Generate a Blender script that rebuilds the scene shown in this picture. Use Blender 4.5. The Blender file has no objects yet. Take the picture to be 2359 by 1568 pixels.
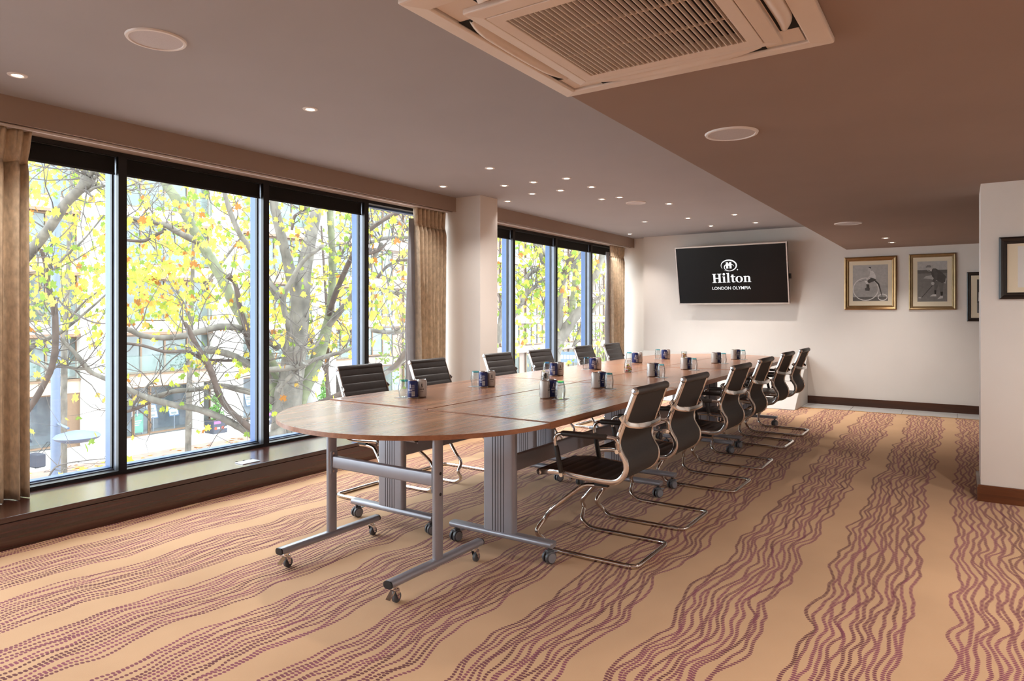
import bpy, bmesh, math, random
from mathutils import Vector, Matrix
random.seed(7)
SC = bpy.context.scene
COL = SC.collection
PI = math.pi

# ------------------------------------------------------------------ camera
F_PX, YAW, CXP, CYP, CAM_H = 1548.64, 0.588894, 1179.5, 721.88, 1.29
cam_d = bpy.data.cameras.new('camera'); cam = bpy.data.objects.new('camera', cam_d); COL.objects.link(cam)
cam.location = (0, 0, CAM_H); cam.rotation_euler = (PI/2, 0, YAW)
cam_d.sensor_width = 36.0; cam_d.lens = F_PX/2359*36.0
cam_d.shift_y = -(784-CYP)/2359; cam_d.clip_start = 0.05; cam_d.clip_end = 300
SC.camera = cam
# ------------------------------------------------------------------ sky, exposure
W = bpy.data.worlds.new('overcast_sky'); SC.world = W; W.use_nodes = True
bg = W.node_tree.nodes['Background']; bg.inputs[0].default_value = (0.84, 0.925, 1.0, 1); bg.inputs[1].default_value = 8.0
vs = SC.view_settings
vs.view_transform = 'Standard'; vs.look = 'None'; vs.gamma = 1.0; vs.use_curve_mapping = False; vs.exposure = 0.17
LAMP_W = 56.0; LAMP_COL = (1.0, 0.945, 0.895)

# ------------------------------------------------------------------ helpers
def at(px, py, d):                     # a point seen at photo pixel (px,py) at distance d ahead of the viewer
    cy, sy = math.cos(YAW), math.sin(YAW)
    a, b = (px-CXP)/F_PX*d, -(py-CYP)/F_PX*d
    return Vector((-sy*d+cy*a, cy*d+sy*a, CAM_H+b))
def V(*a): return Vector(a)

class MB:
    def __init__(s): s.v = []; s.f = []; s.m = []; s.mi = 0
    def add(s, vs, fs):
        o = len(s.v); s.v += [tuple(p) for p in vs]
        for f in fs: s.f.append([i+o for i in f]); s.m.append(s.mi)
        return s
    def box(s, x0, x1, y0, y1, z0, z1):
        p = [(x, y, z) for x in (x0, x1) for y in (y0, y1) for z in (z0, z1)]
        return s.add(p, [(0,1,3,2),(4,6,7,5),(0,4,5,1),(2,3,7,6),(0,2,6,4),(1,5,7,3)])
    def quad(s, a, b, c, d): return s.add([a, b, c, d], [(0,1,2,3)])
    def poly(s, pts): return s.add(pts, [tuple(range(len(pts)))])
    def prism(s, pts, vec):             # polygon swept along vec
        n = len(pts); q = [Vector(p) for p in pts]; w = [p+Vector(vec) for p in q]
        return s.add(q+w, [tuple(range(n))[::-1], tuple(range(n, 2*n))]+[(i, (i+1) % n, n+(i+1) % n, n+i) for i in range(n)])
    def sweep(s, pts, prof, closed=False, up=None, caps=True, scale=None):   # prof: list of (a,b) in the frame across the path
        P = [Vector(p) for p in pts]; n = len(P); k = len(prof); vs = []; N = None
        for i in range(n):
            if closed: t = (P[(i+1) % n]-P[i-1])
            else: t = P[min(i+1, n-1)]-P[max(i-1, 0)]
            t.normalize()
            if up is not None: a = Vector(up); a = a-t*a.dot(t)
            elif N is None: a = t.orthogonal()
            else: a = N-t*N.dot(t)
            a.normalize(); N = a; b = t.cross(a)
            sc = 1.0 if scale is None else scale[i]
            vs += [P[i]+a*(u*sc)+b*(w*sc) for u, w in prof]
        fs = []
        for i in range(n if closed else n-1):
            j = (i+1) % n
            for q in range(k): fs.append((i*k+q, i*k+(q+1) % k, j*k+(q+1) % k, j*k+q))
        if caps and not closed: fs += [tuple(range(k))[::-1], tuple(range((n-1)*k, n*k))]
        return s.add(vs, fs)
    def tube(s, pts, r, seg=10, closed=False, radii=None):
        prof = [(math.cos(2*PI*i/seg), math.sin(2*PI*i/seg)) for i in range(seg)]
        return s.sweep(pts, prof, closed, scale=radii if radii else [r]*len(pts))
    def cyl(s, a, b, r, seg=16, r2=None): return s.tube([a, b], r, seg, radii=[r, r if r2 is None else r2])
    def lathe(s, prof, c=(0,0,0), seg=24):  # prof (r,z) about z
        vs = []; fs = []; n = len(prof)
        for r, z in prof: vs += [(c[0]+r*math.cos(2*PI*i/seg), c[1]+r*math.sin(2*PI*i/seg), c[2]+z) for i in range(seg)]
        for j in range(n-1):
            for i in range(seg): fs.append((j*seg+i, j*seg+(i+1) % seg, (j+1)*seg+(i+1) % seg, (j+1)*seg+i))
        if prof[0][0] > 1e-6: fs.append(tuple(range(seg))[::-1])
        if prof[-1][0] > 1e-6: fs.append(tuple(range((n-1)*seg, n*seg)))
        return s.add(vs, fs)
    def grid(s, fn, nu, nv):
        vs = [fn(i/nu, j/nv) for j in range(nv+1) for i in range(nu+1)]
        return s.add(vs, [(j*(nu+1)+i, j*(nu+1)+i+1, (j+1)*(nu+1)+i+1, (j+1)*(nu+1)+i) for j in range(nv) for i in range(nu)])
    def mesh(s, name, mats, smooth=None):
        me = bpy.data.meshes.new(name); me.from_pydata(s.v, [], s.f)
        for m in (mats if isinstance(mats, (list, tuple)) else [mats]): me.materials.append(m)
        if len(me.materials) > 1: me.polygons.foreach_set('material_index', s.m)
        bm = bmesh.new(); bm.from_mesh(me); bmesh.ops.recalc_face_normals(bm, faces=bm.faces); bm.to_mesh(me); bm.free()
        if smooth is not None:
            me.polygons.foreach_set('use_smooth', [True]*len(me.polygons)); me.set_sharp_from_angle(angle=math.radians(smooth))
        me.update(); return me
    def build(s, name, mats, parent=None, smooth=None, bevel=0):
        o = bpy.data.objects.new(name, s.mesh(name, mats, smooth)); COL.objects.link(o)
        if parent is not None: o.parent = parent
        if bevel:
            b = o.modifiers.new('bevel', 'BEVEL'); b.width = bevel; b.segments = 2; b.limit_method = 'ANGLE'; b.angle_limit = math.radians(50)
        return o
def tag(o, label=None, cat=None, group=None, kind=None):
    if label: o['label'] = label
    if cat: o['category'] = cat
    if group: o['group'] = group
    if kind: o['kind'] = kind
    return o
def thing(name, label, cat, loc=(0,0,0), rz=0, group=None):
    o = bpy.data.objects.new(name, None); COL.objects.link(o); o.location = loc; o.rotation_euler = (0, 0, rz)
    o.empty_display_size = 0.1
    return tag(o, label, cat, group)
def link_copy(o, parent):
    c = o.copy(); COL.objects.link(c)
    if parent is not None: c.parent = parent
    for ch in KIDS.get(o.name, []): link_copy(ch, c)
    return c
KIDS = {}
def refresh_kids():
    KIDS.clear()
    for o in COL.objects:
        if o.parent: KIDS.setdefault(o.parent.name, []).append(o)
def dup(root, loc, rz, label, group=None):
    c = link_copy(root, None); c.location = loc; c.rotation_euler = (0, 0, rz); c['label'] = label
    if group: c['group'] = group
    return c
def catmull(pts, n=6):
    P = [Vector(p) for p in pts]; out = []
    for i in range(len(P)-1):
        a, b, c, d = P[max(i-1, 0)], P[i], P[i+1], P[min(i+2, len(P)-1)]
        for k in range(n):
            t = k/n; out.append(0.5*((2*b)+(c-a)*t+(2*a-5*b+4*c-d)*t*t+(3*b-a-3*c+d)*t**3))
    return out+[P[-1]]
def fillet(pts, r, n=5, closed=False):
    P = [Vector(p) for p in pts]; out = []; m = len(P)
    for i in range(m):
        if not closed and i in (0, m-1): out.append(P[i]); continue
        a, b, c = P[i-1], P[i], P[(i+1) % m]
        u, w = (a-b), (c-b); rr = min(r, u.length*0.49, w.length*0.49)
        p0, p1 = b+u.normalized()*rr, b+w.normalized()*rr
        for k in range(n+1):
            t = k/n; out.append(p0*(1-t)**2+b*2*t*(1-t)+p1*t*t)
    return out
def rrect(w, h, r, n=4):                # rounded rectangle profile
    out = []
    for cx, cy, a0 in ((w/2-r, h/2-r, 0), (-w/2+r, h/2-r, PI/2), (-w/2+r, -h/2+r, PI), (w/2-r, -h/2+r, 1.5*PI)):
        for k in range(n+1): a = a0+PI/2*k/n; out.append((cx+r*math.cos(a), cy+r*math.sin(a)))
    return out

# ------------------------------------------------------------------ materials
def lin(r, g, b):
    f = lambda c: (c/255/12.92 if c/255 <= 0.04045 else ((c/255+0.055)/1.055)**2.4)
    return (f(r), f(g), f(b), 1)
def newmat(name):
    m = bpy.data.materials.new(name); m.use_nodes = True; nt = m.node_tree
    return m, nt, nt.nodes['Principled BSDF']
def nd(nt, t, **kw):
    n = nt.nodes.new(t)
    for k, v in kw.items(): setattr(n, k, v)
    return n
def pbr(name, col, rough=0.5, metal=0.0, var=0.06, scale=12.0, bump=0.0, bscale=80.0, spec=0.5, coat=0.0, stretch=(1,1,1), rvar=0.0):
    m, nt, b = newmat(name); L = nt.links
    tc = nd(nt, 'ShaderNodeTexCoord'); mp = nd(nt, 'ShaderNodeMapping'); mp.inputs['Scale'].default_value = stretch
    L.new(tc.outputs['Object'], mp.inputs[0])
    nz = nd(nt, 'ShaderNodeTexNoise'); nz.inputs['Scale'].default_value = scale; nz.inputs['Detail'].default_value = 4
    L.new(mp.outputs[0], nz.inputs['Vector'])
    rp = nd(nt, 'ShaderNodeValToRGB'); c = col[:3]
    rp.color_ramp.elements[0].position = 0.3; rp.color_ramp.elements[1].position = 0.7
    rp.color_ramp.elements[0].color = tuple(max(0, x*(1-var)) for x in c)+(1,)
    rp.color_ramp.elements[1].color = tuple(min(1, x*(1+var)) for x in c)+(1,)
    L.new(nz.outputs[0], rp.inputs[0]); L.new(rp.outputs[0], b.inputs['Base Color'])
    b.inputs['Roughness'].default_value = rough; b.inputs['Metallic'].default_value = metal
    b.inputs['Specular IOR Level'].default_value = spec; b.inputs['Coat Weight'].default_value = coat; b.inputs['Coat Roughness'].default_value = 0.12
    if bump:
        n2 = nd(nt, 'ShaderNodeTexNoise'); n2.inputs['Scale'].default_value = bscale; n2.inputs['Detail'].default_value = 3
        L.new(mp.outputs[0], n2.inputs['Vector'])
        bp = nd(nt, 'ShaderNodeBump'); bp.inputs['Strength'].default_value = bump; bp.inputs['Distance'].default_value = 0.002
        L.new(n2.outputs[0], bp.inputs['Height']); L.new(bp.outputs[0], b.inputs['Normal'])
    return m
def wood(name, c1, c2, rough=0.3, axis=1, scale=1.0, coat=0.3):
    m, nt, b = newmat(name); L = nt.links
    tc = nd(nt, 'ShaderNodeTexCoord'); mp = nd(nt, 'ShaderNodeMapping')
    s = [34*scale, 34*scale, 34*scale]; s[axis] = 1.1*scale; mp.inputs['Scale'].default_value = s
    L.new(tc.outputs['Object'], mp.inputs[0])
    nz = nd(nt, 'ShaderNodeTexNoise'); nz.inputs['Scale'].default_value = 1.0; nz.inputs['Detail'].default_value = 5; nz.inputs['Distortion'].default_value = 0.6
    L.new(mp.outputs[0], nz.inputs['Vector'])
    mp2 = nd(nt, 'ShaderNodeMapping'); s2 = [9*scale]*3; s2[axis] = 0.5*scale; mp2.inputs['Scale'].default_value = s2; L.new(tc.outputs['Object'], mp2.inputs[0])
    n2 = nd(nt, 'ShaderNodeTexNoise'); n2.inputs['Scale'].default_value = 1.0; n2.inputs['Detail'].default_value = 2; L.new(mp2.outputs[0], n2.inputs['Vector'])
    ad = nd(nt, 'ShaderNodeMath', operation='ADD'); mu = nd(nt, 'ShaderNodeMath', operation='MULTIPLY'); mu.inputs[1].default_value = 0.5
    L.new(nz.outputs[0], ad.inputs[0]); L.new(n2.outputs[0], ad.inputs[1]); L.new(ad.outputs[0], mu.inputs[0])
    rp = nd(nt, 'ShaderNodeValToRGB'); e = rp.color_ramp.elements; e[0].position = 0.36; e[1].position = 0.64; e[0].color = c1; e[1].color = c2
    L.new(mu.outputs[0], rp.inputs[0]); L.new(rp.outputs[0], b.inputs['Base Color'])
    b.inputs['Roughness'].default_value = rough; b.inputs['Coat Weight'].default_value = coat; b.inputs['Coat Roughness'].default_value = 0.15
    return m
def emit(name, col, s):
    m, nt, b = newmat(name); b.inputs['Base Color'].default_value = (0, 0, 0, 1)
    b.inputs['Emission Color'].default_value = col; b.inputs['Emission Strength'].default_value = s
    return m
def thin_glass(name, tint=(1,1,1,1), refl=1.0):
    m, nt, b = newmat(name); L = nt.links; nt.nodes.remove(b)
    out = nt.nodes['Material Output']; tr = nd(nt, 'ShaderNodeBsdfTransparent'); tr.inputs[0].default_value = tint
    gl = nd(nt, 'ShaderNodeBsdfGlossy'); gl.inputs['Roughness'].default_value = 0.02
    lw = nd(nt, 'ShaderNodeLayerWeight'); lw.inputs[0].default_value = 0.5
    pw = nd(nt, 'ShaderNodeMath', operation='POWER'); pw.inputs[1].default_value = 5.0; L.new(lw.outputs['Facing'], pw.inputs[0])
    mu = nd(nt, 'ShaderNodeMath', operation='MULTIPLY_ADD'); mu.inputs[1].default_value = 0.9*refl; mu.inputs[2].default_value = 0.035*refl; L.new(pw.outputs[0], mu.inputs[0])
    mx = nd(nt, 'ShaderNodeMixShader'); L.new(mu.outputs[0], mx.inputs[0]); L.new(tr.outputs[0], mx.inputs[1]); L.new(gl.outputs[0], mx.inputs[2])
    L.new(mx.outputs[0], out.inputs[0]); return m
def leafmat(name, c):
    m, nt, b = newmat(name); L = nt.links; nt.nodes.remove(b); out = nt.nodes['Material Output']
    tc = nd(nt, 'ShaderNodeTexCoord'); nz = nd(nt, 'ShaderNodeTexNoise'); nz.inputs['Scale'].default_value = 9; L.new(tc.outputs['Object'], nz.inputs['Vector'])
    rp = nd(nt, 'ShaderNodeValToRGB'); rp.color_ramp.elements[0].position = 0.35; rp.color_ramp.elements[1].position = 0.65
    rp.color_ramp.elements[0].color = tuple(x*0.75 for x in c[:3])+(1,); rp.color_ramp.elements[1].color = c
    L.new(nz.outputs[0], rp.inputs[0])
    d = nd(nt, 'ShaderNodeBsdfDiffuse'); t = nd(nt, 'ShaderNodeBsdfTranslucent'); mx = nd(nt, 'ShaderNodeMixShader'); mx.inputs[0].default_value = 0.5
    L.new(rp.outputs[0], d.inputs[0]); L.new(rp.outputs[0], t.inputs[0]); L.new(d.outputs[0], mx.inputs[1]); L.new(t.outputs[0], mx.inputs[2]); L.new(mx.outputs[0], out.inputs[0])
    return m

def carpet_mat():
    m, nt, b = newmat('striped_carpet'); L = nt.links
    def M(op, a, bb=None, cc=None):
        n = nd(nt, 'ShaderNodeMath', operation=op)
        for i, x in enumerate((a, bb, cc)):
            if x is None: continue
            if isinstance(x, (int, float)): n.inputs[i].default_value = x
            else: L.new(x, n.inputs[i])
        return n.outputs[0]
    geo = nd(nt, 'ShaderNodeNewGeometry'); sx = nd(nt, 'ShaderNodeSeparateXYZ'); L.new(geo.outputs['Position'], sx.inputs[0])
    x, y = sx.outputs[0], sx.outputs[1]
    def noise(kx, ky, det=0.0, off=0.0):
        cb = nd(nt, 'ShaderNodeCombineXYZ'); L.new(M('MULTIPLY', x, kx), cb.inputs[0]); L.new(M('MULTIPLY', y, ky), cb.inputs[1]); cb.inputs[2].default_value = off
        n = nd(nt, 'ShaderNodeTexNoise'); n.inputs['Scale'].default_value = 1; n.inputs['Detail'].default_value = det; L.new(cb.outputs[0], n.inputs['Vector'])
        return M('SUBTRACT', n.outputs[0], 0.5)
    P, NL, LS, DS, X0 = 0.505, 14, 0.0262, 0.0162, -0.590
    xw = M('ADD', x, M('ADD', M('MULTIPLY', noise(1.1, 2.4, 0.0, 3.1), 0.12), M('ADD', M('MULTIPLY', noise(2.2, 5.5, 0.0, 8.7), 0.040), M('MULTIPLY', noise(1.5, 11.0, 0.0, 1.7), 0.016))))
    u = M('DIVIDE', M('SUBTRACT', xw, X0), P)
    band = M('FLOOR', u); l = M('SUBTRACT', M('DIVIDE', M('MULTIPLY', M('FRACT', u), P), LS), 2.3)     # line number within a band, margins left plain
    i0 = M('ROUND', l); masks = []; hss = []
    for k in (-1, 0, 1):
        idl = M('ADD', i0, float(k))
        hs = M('FRACT', M('MULTIPLY', M('SINE', M('ADD', M('MULTIPLY', idl, 12.9898), M('MULTIPLY', band, 4.37))), 437.58))
        cb = nd(nt, 'ShaderNodeCombineXYZ'); L.new(M('ADD', M('MULTIPLY', idl, 3.71), M('MULTIPLY', band, 61.3)), cb.inputs[0]); L.new(M('MULTIPLY', y, 5.2), cb.inputs[1])
        n = nd(nt, 'ShaderNodeTexNoise'); n.inputs['Scale'].default_value = 1; n.inputs['Detail'].default_value = 0.2; L.new(cb.outputs[0], n.inputs['Vector'])
        off = M('MULTIPLY', M('SUBTRACT', n.outputs[0], 0.5), 2.4)
        dl = M('SUBTRACT', M('SUBTRACT', l, idl), off)
        fd = M('SUBTRACT', M('FRACT', M('ADD', M('DIVIDE', y, DS), hs)), 0.5)
        q = M('ADD', M('POWER', M('DIVIDE', M('ABSOLUTE', dl), 0.335), 2.0), M('POWER', M('DIVIDE', M('ABSOLUTE', fd), 0.40), 2.0))
        ss = nd(nt, 'ShaderNodeMapRange'); ss.inputs[1].default_value = 0.75; ss.inputs[2].default_value = 1.2; ss.inputs[3].default_value = 1; ss.inputs[4].default_value = 0
        L.new(q, ss.inputs[0])
        inb = M('MULTIPLY', M('GREATER_THAN', idl, -0.5), M('LESS_THAN', idl, NL-0.5))
        masks.append(M('MULTIPLY', ss.outputs[0], inb)); hss.append(hs)
    mask = M('MULTIPLY', M('MAXIMUM', masks[0], M('MAXIMUM', masks[1], masks[2])), 0.95)
    # line colour between mauve and dark burgundy
    cv = M('ADD', M('MULTIPLY', hss[1], 0.5), M('ADD', noise(14, 3.5, 1.0, 5.5), 0.25))
    rp = nd(nt, 'ShaderNodeValToRGB'); e = rp.color_ramp.elements
    e[0].position = 0.15; e[1].position = 0.75; e[0].color = lin(86, 14, 24); e[1].color = lin(130, 54, 78); L.new(cv, rp.inputs[0])
    # plain ground with mottling and pile
    r2 = nd(nt, 'ShaderNodeValToRGB'); e = r2.color_ramp.elements; e[0].position = 0.3; e[1].position = 0.7
    e[0].color = lin(190, 150, 112); e[1].color = lin(206, 164, 124)
    L.new(M('ADD', noise(1.7, 1.3, 3.0, 0.4), 0.5), r2.inputs[0])
    mx = nd(nt, 'ShaderNodeMix', data_type='RGBA'); L.new(mask, mx.inputs[0]); L.new(r2.outputs[0], mx.inputs[6]); L.new(rp.outputs[0], mx.inputs[7])
    L.new(mx.outputs[2], b.inputs['Base Color']); b.inputs['Roughness'].default_value = 0.95; b.inputs['Specular IOR Level'].default_value = 0.1
    b.inputs['Sheen Weight'].default_value = 0.15; b.inputs['Sheen Roughness'].default_value = 0.6
    n2 = nd(nt, 'ShaderNodeTexNoise'); n2.inputs['Scale'].default_value = 420; L.new(geo.outputs['Position'], n2.inputs['Vector'])
    bp = nd(nt, 'ShaderNodeBump'); bp.inputs['Strength'].default_value = 0.35; bp.inputs['Distance'].default_value = 0.003
    L.new(n2.outputs[0], bp.inputs['Height']); L.new(bp.outputs[0], b.inputs['Normal'])
    return m

M = dict(
    carpet=carpet_mat(),
    wall=pbr('warm_white_wall', lin(226, 218, 210), 0.75, var=0.015, scale=3, bump=0.15, bscale=300),
    ceil=pbr('ceiling_paint', lin(168, 166, 169), 0.85, var=0.02, scale=2),
    ceil2=pbr('lowered_ceiling_paint', lin(148, 126, 115), 0.85, var=0.03, scale=2),
    soffit=pbr('soffit_paint', lin(160, 138, 124), 0.8, var=0.02, scale=2),
    darkwood=wood('dark_ledge_wood', lin(46, 21, 15), lin(76, 40, 30), 0.24, 1, 1.3, 0.6),
    base=wood('dark_baseboard_wood', lin(50, 26, 16), lin(78, 42, 26), 0.3, 0, 1.2, 0.4),
    base2=wood('brown_baseboard_wood', lin(84, 44, 22), lin(112, 62, 34), 0.3, 0, 1.2, 0.4),
    walnut=wood('walnut_table_laminate', lin(128, 86, 64), lin(188, 138, 108), 0.26, 1, 1.0, 0.2),
    walnut_e=wood('walnut_edge', lin(152, 100, 70), lin(180, 126, 92), 0.35, 1, 1.6, 0.1),
    tile=pbr('grey_floor_tile', lin(176, 172, 168), 0.4, var=0.05, scale=6),
    stone=pbr('cream_stone_panel', lin(194, 187, 180), 0.45, var=0.04, scale=5),
    grout=pbr('dark_joint', lin(120, 112, 106), 0.8),
    brass=pbr('brass_strip', lin(206, 170, 96), 0.35, 0.8),
    frame=pbr('black_window_frame', lin(30, 27, 26), 0.45, 0.2),
    framein=pbr('grey_window_frame', lin(104, 108, 118), 0.35, 0.4),
    framecap=pbr('blue_grey_frame_cap', lin(64, 88, 128), 0.4, 0.1),
    blind=pbr('black_blind_fabric', lin(20, 18, 17), 0.9, var=0.1, scale=60),
    silver=pbr('silver_leg_paint', lin(158, 158, 166), 0.36, 0.4, var=0.03, scale=8),
    groove=pbr('leg_groove', lin(70, 66, 70), 0.5, 0.5),
    chrome=pbr('chrome', lin(222, 220, 218), 0.07, 1.0, var=0.01),
    leather=pbr('black_leather', lin(62, 59, 58), 0.42, var=0.12, scale=40, bump=0.12, bscale=350),
    mesh=pbr('black_back_cloth', lin(54, 50, 48), 0.75, var=0.12, scale=120, bump=0.1, bscale=500),
    rubber=pbr('black_rubber', lin(22, 22, 23), 0.5),
    tyre=pbr('dark_grey_tyre', lin(80, 81, 86), 0.45),
    hub=pbr('grey_hub', lin(136, 138, 146), 0.4),
    plastic=pbr('black_plastic', lin(26, 26, 27), 0.45),
    white=pbr('white_plastic', lin(226, 220, 216), 0.45, var=0.02),
    acwhite=pbr('aged_white_plastic', lin(220, 206, 194), 0.45, var=0.02),
    dark=pbr('void_shade', lin(14, 11, 10), 0.9),  # near-black colour stands in for the shade inside hollows
    grille=pbr('speaker_grille', lin(196, 190, 192), 0.6, 0.2, var=0.06, scale=200),
    lamp=emit('lamp_glow', (1.0, 0.88, 0.70, 1), 14.0),
    velvet=pbr('gold_velvet', lin(204, 182, 154), 0.45, var=0.22, scale=34, bump=0.3, bscale=90, stretch=(1, 1, 0.6)),
    lining=pbr('curtain_lining', lin(186, 190, 198), 0.8, var=0.06),
    tvframe=pbr('tv_bezel', lin(206, 196, 190), 0.35, 0.4),
    screen=pbr('tv_screen', lin(12, 12, 13), 0.3, var=0.02, spec=0.25),
    logo=emit('screen_white', (1, 1, 1, 1), 0.95),
    gold=pbr('bronze_gold_frame', lin(150, 118, 80), 0.32, 0.7, var=0.12, scale=14),
    gold2=pbr('dull_gold_frame', lin(146, 122, 88), 0.38, 0.6, var=0.12, scale=14),
    blackfr=pbr('black_wood_frame', lin(36, 30, 28), 0.35, var=0.15, scale=20),
    mount=pbr('cream_mount', lin(226, 212, 186), 0.8, var=0.01),
    paper=pbr('drawing_paper', lin(222, 218, 214), 0.8, var=0.01),
    glassware=None, canblue=pbr('navy_can', lin(34, 46, 104), 0.3, 0.2, var=0.04), cansilver=pbr('silver_can', lin(206, 201, 196), 0.35, 0.25, var=0.03),
    canlid=pbr('can_lid', lin(206, 204, 202), 0.25, 0.9), canwhite=pbr('can_print_white', lin(222, 222, 226), 0.5), canink=pbr('can_print_dark', lin(34, 34, 48), 0.5),
    teal=thin_glass('teal_glass_base', (0.28, 0.72, 0.80, 1), 1.0),
    pane=thin_glass('window_pane', (0.97, 0.985, 0.98, 1), 0.9),
    coaster=pbr('grey_paper_coaster', lin(176, 172, 170), 0.5),
)
def glass_mat(name, tint=(1,1,1,1)):
    m, nt, b = newmat(name); b.inputs['Transmission Weight'].default_value = 1.0; b.inputs['Roughness'].default_value = 0.0
    b.inputs['IOR'].default_value = 1.45; b.inputs['Base Color'].default_value = tint; return m
def tumbler_glass():
    m = thin_glass('clear_tumbler_glass', (1, 1, 1, 1), 3.0); nt = m.node_tree
    tr = next(n for n in nt.nodes if n.type == 'BSDF_TRANSPARENT'); lw = next(n for n in nt.nodes if n.type == 'LAYER_WEIGHT')
    rp = nd(nt, 'ShaderNodeValToRGB'); e = rp.color_ramp.elements; e[0].position = 0.25; e[1].position = 0.92; e[0].color = (0.90, 0.925, 0.93, 1); e[1].color = (0.16, 0.20, 0.22, 1)
    nt.links.new(lw.outputs['Facing'], rp.inputs[0]); nt.links.new(rp.outputs[0], tr.inputs[0]); return m
M['glassware'] = tumbler_glass()
GREY = {}
def grey(v, warm=0):
    k = (v, warm)
    if k not in GREY: GREY[k] = pbr('print_grey_%d' % v, lin(v+warm, v, v-warm), 0.6, var=0.10, scale=30)
    return GREY[k]
def struct(name, mb, mat, parent=None, smooth=None, bevel=0):
    o = mb.build(name, mat, parent, smooth, bevel)
    if parent is None: o['kind'] = 'structure'
    return o

# ------------------------------------------------------------------ room shell
XR, YB, YW, ZL, ZD, XE = 2.6, -3.0, 10.444, 2.548, 2.185, -1.335
XS, XG, XLED = -4.57, -4.83, -4.32
fl = struct('floor', MB().prism([(XLED-0.4, YB, -0.06), (XR, YB, -0.06), (XR, 9.9, -0.06), (-1.84, 9.9, -0.06), (-1.84, 9.53, -0.06), (XLED-0.4, 9.53, -0.06)], (0, 0, 0.06)), M['carpet'])
struct('floor_slab', MB().box(-5.0, XR+0.2, YB-0.2, 10.8, -0.3, -0.062), M['grout'])
struct('trim_carpet_edge', MB().box(-1.84, XR, 9.897, 9.909, -0.02, 0.005).box(-1.85, -1.838, 9.52, 9.909, -0.02, 0.003), M['brass'])
bed = MB().box(-1.84, XR, 9.909, YW, -0.06, -0.004).build('tile_bed', M['grout'], fl)
tm = MB().box(0, 0.594, 0, 0.53, -0.004, 0.002).mesh('tile', M['tile'])
x = -1.836
while x < XR-0.3:
    o = bpy.data.objects.new('tile', tm); COL.objects.link(o); o.location = (x, 9.911, 0); o.parent = fl; x += 0.60
# tiled sloping plinth under the screen
pl = struct('plinth', MB().prism([(-4.36, YW, 0), (-4.36, 9.53, 0), (-4.36, YW, 0.68)], (2.52, 0, 0)), M['stone'])
sl = Vector((0, YW-9.53, 0.68)); sn = Vector((0, -sl.z, sl.y)).normalized(); sd = sl.normalized()
k = 0
for i in range(5):
    w = 0.596 if i < 4 else 0.12
    x0 = -1.842-0.6*i-w if i < 4 else -4.358
    for j in range(2):
        a, b = 0.004+0.568*j, 0.564+0.568*j
        p = [Vector((xx, 9.53, 0))+sd*t for xx, t in ((x0, a), (x0+w, a), (x0+w, b), (x0, b))]
        MB().prism([q+sn*0.0005 for q in p], sn*0.006).build('tile', M['stone'], pl)
# walls
wf = MB().box(-4.36, XR+0.2, YW, YW+0.35, -0.1, 2.9).box(-5.05, -4.36, YW+0.116, YW+0.35, -0.1, 2.9)
struct('wall_far', wf, M['wall'])
struct('wall_right', MB().box(0.113, XR+0.1, 5.654, 6.16, 0, ZD), M['wall'])
struct('wall_side', MB().box(XR, XR+0.2, YB, YW, -0.1, 2.9), M['wall'])
struct('wall_back', MB().box(-5.05, XR+0.2, YB-0.2, YB, -0.1, 2.9), M['wall'])
struct('column', MB().box(-5.02, -4.243, 5.746, 6.062, 0, ZL), M['wall'])
struct('wall_left', MB().box(-5.02, -4.86, YB, YW+0.116, -0.3, 0.15).box(-5.02, -4.86, YB, YW+0.116, 2.42, 2.9).box(-5.02, -4.86, YB, -2.9, 0.15, 2.42), M['wall'])
struct('baseboard_far', MB().box(-1.838, XR, YW-0.02, YW, 0.002, 0.109), M['base'])
struct('baseboard_right', MB().box(0.093, XR, 5.634, 5.654, 0, 0.098).box(0.098, XR, 5.64, 5.654, 0.098, 0.112).box(0.093, 0.113, 5.654, 6.18, 0, 0.1), M['base2'])
# ceilings
struct('ceiling', MB().box(-5.02, XE+0.02, YB, YW+0.12, ZL, ZL+0.15), M['ceil'])
struct('ceiling_lowered', MB().box(XE, XR+0.1, YB, YW, ZD, ZD+0.5), M['ceil2'])
# window soffit with curtain track slot
for y0, y1 in ((YB, 5.746), (6.062, YW+0.1)):
    so = struct('soffit', MB().box(-4.95, XS, y0, y1, 2.402, ZL), M['soffit'])
    MB().box(XS-0.014, XS+0.002, y0, y1, 2.394, 2.402).build('edge_bead', M['soffit'], so)
    MB().box(XS-0.20, XS-0.05, y0, y1, 2.396, 2.402).build('edge_strip', M['soffit'], so)
    MB().box(XS-0.05, XS-0.014, y0, y1, 2.399, 2.402).build('slot_shade', M['dark'], so)  # near-black strip paints the shade inside the track groove
# ledge below the windows
for y0, y1 in ((YB, 5.746), (6.062, YW+0.1)):
    lg = struct('window_ledge', MB().box(-4.86, XLED-0.012, y0, y1, -0.02, 0.148), M['darkwood'])
    MB().box(-4.86, XLED, y0, y1, 0.150, 0.18).build('ledge_top', M['darkwood'], lg, bevel=0.002)
    MB().box(XLED-0.012, XLED-0.003, y0, y1, 0.0, 0.145).build('front_board', M['darkwood'], lg)
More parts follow.
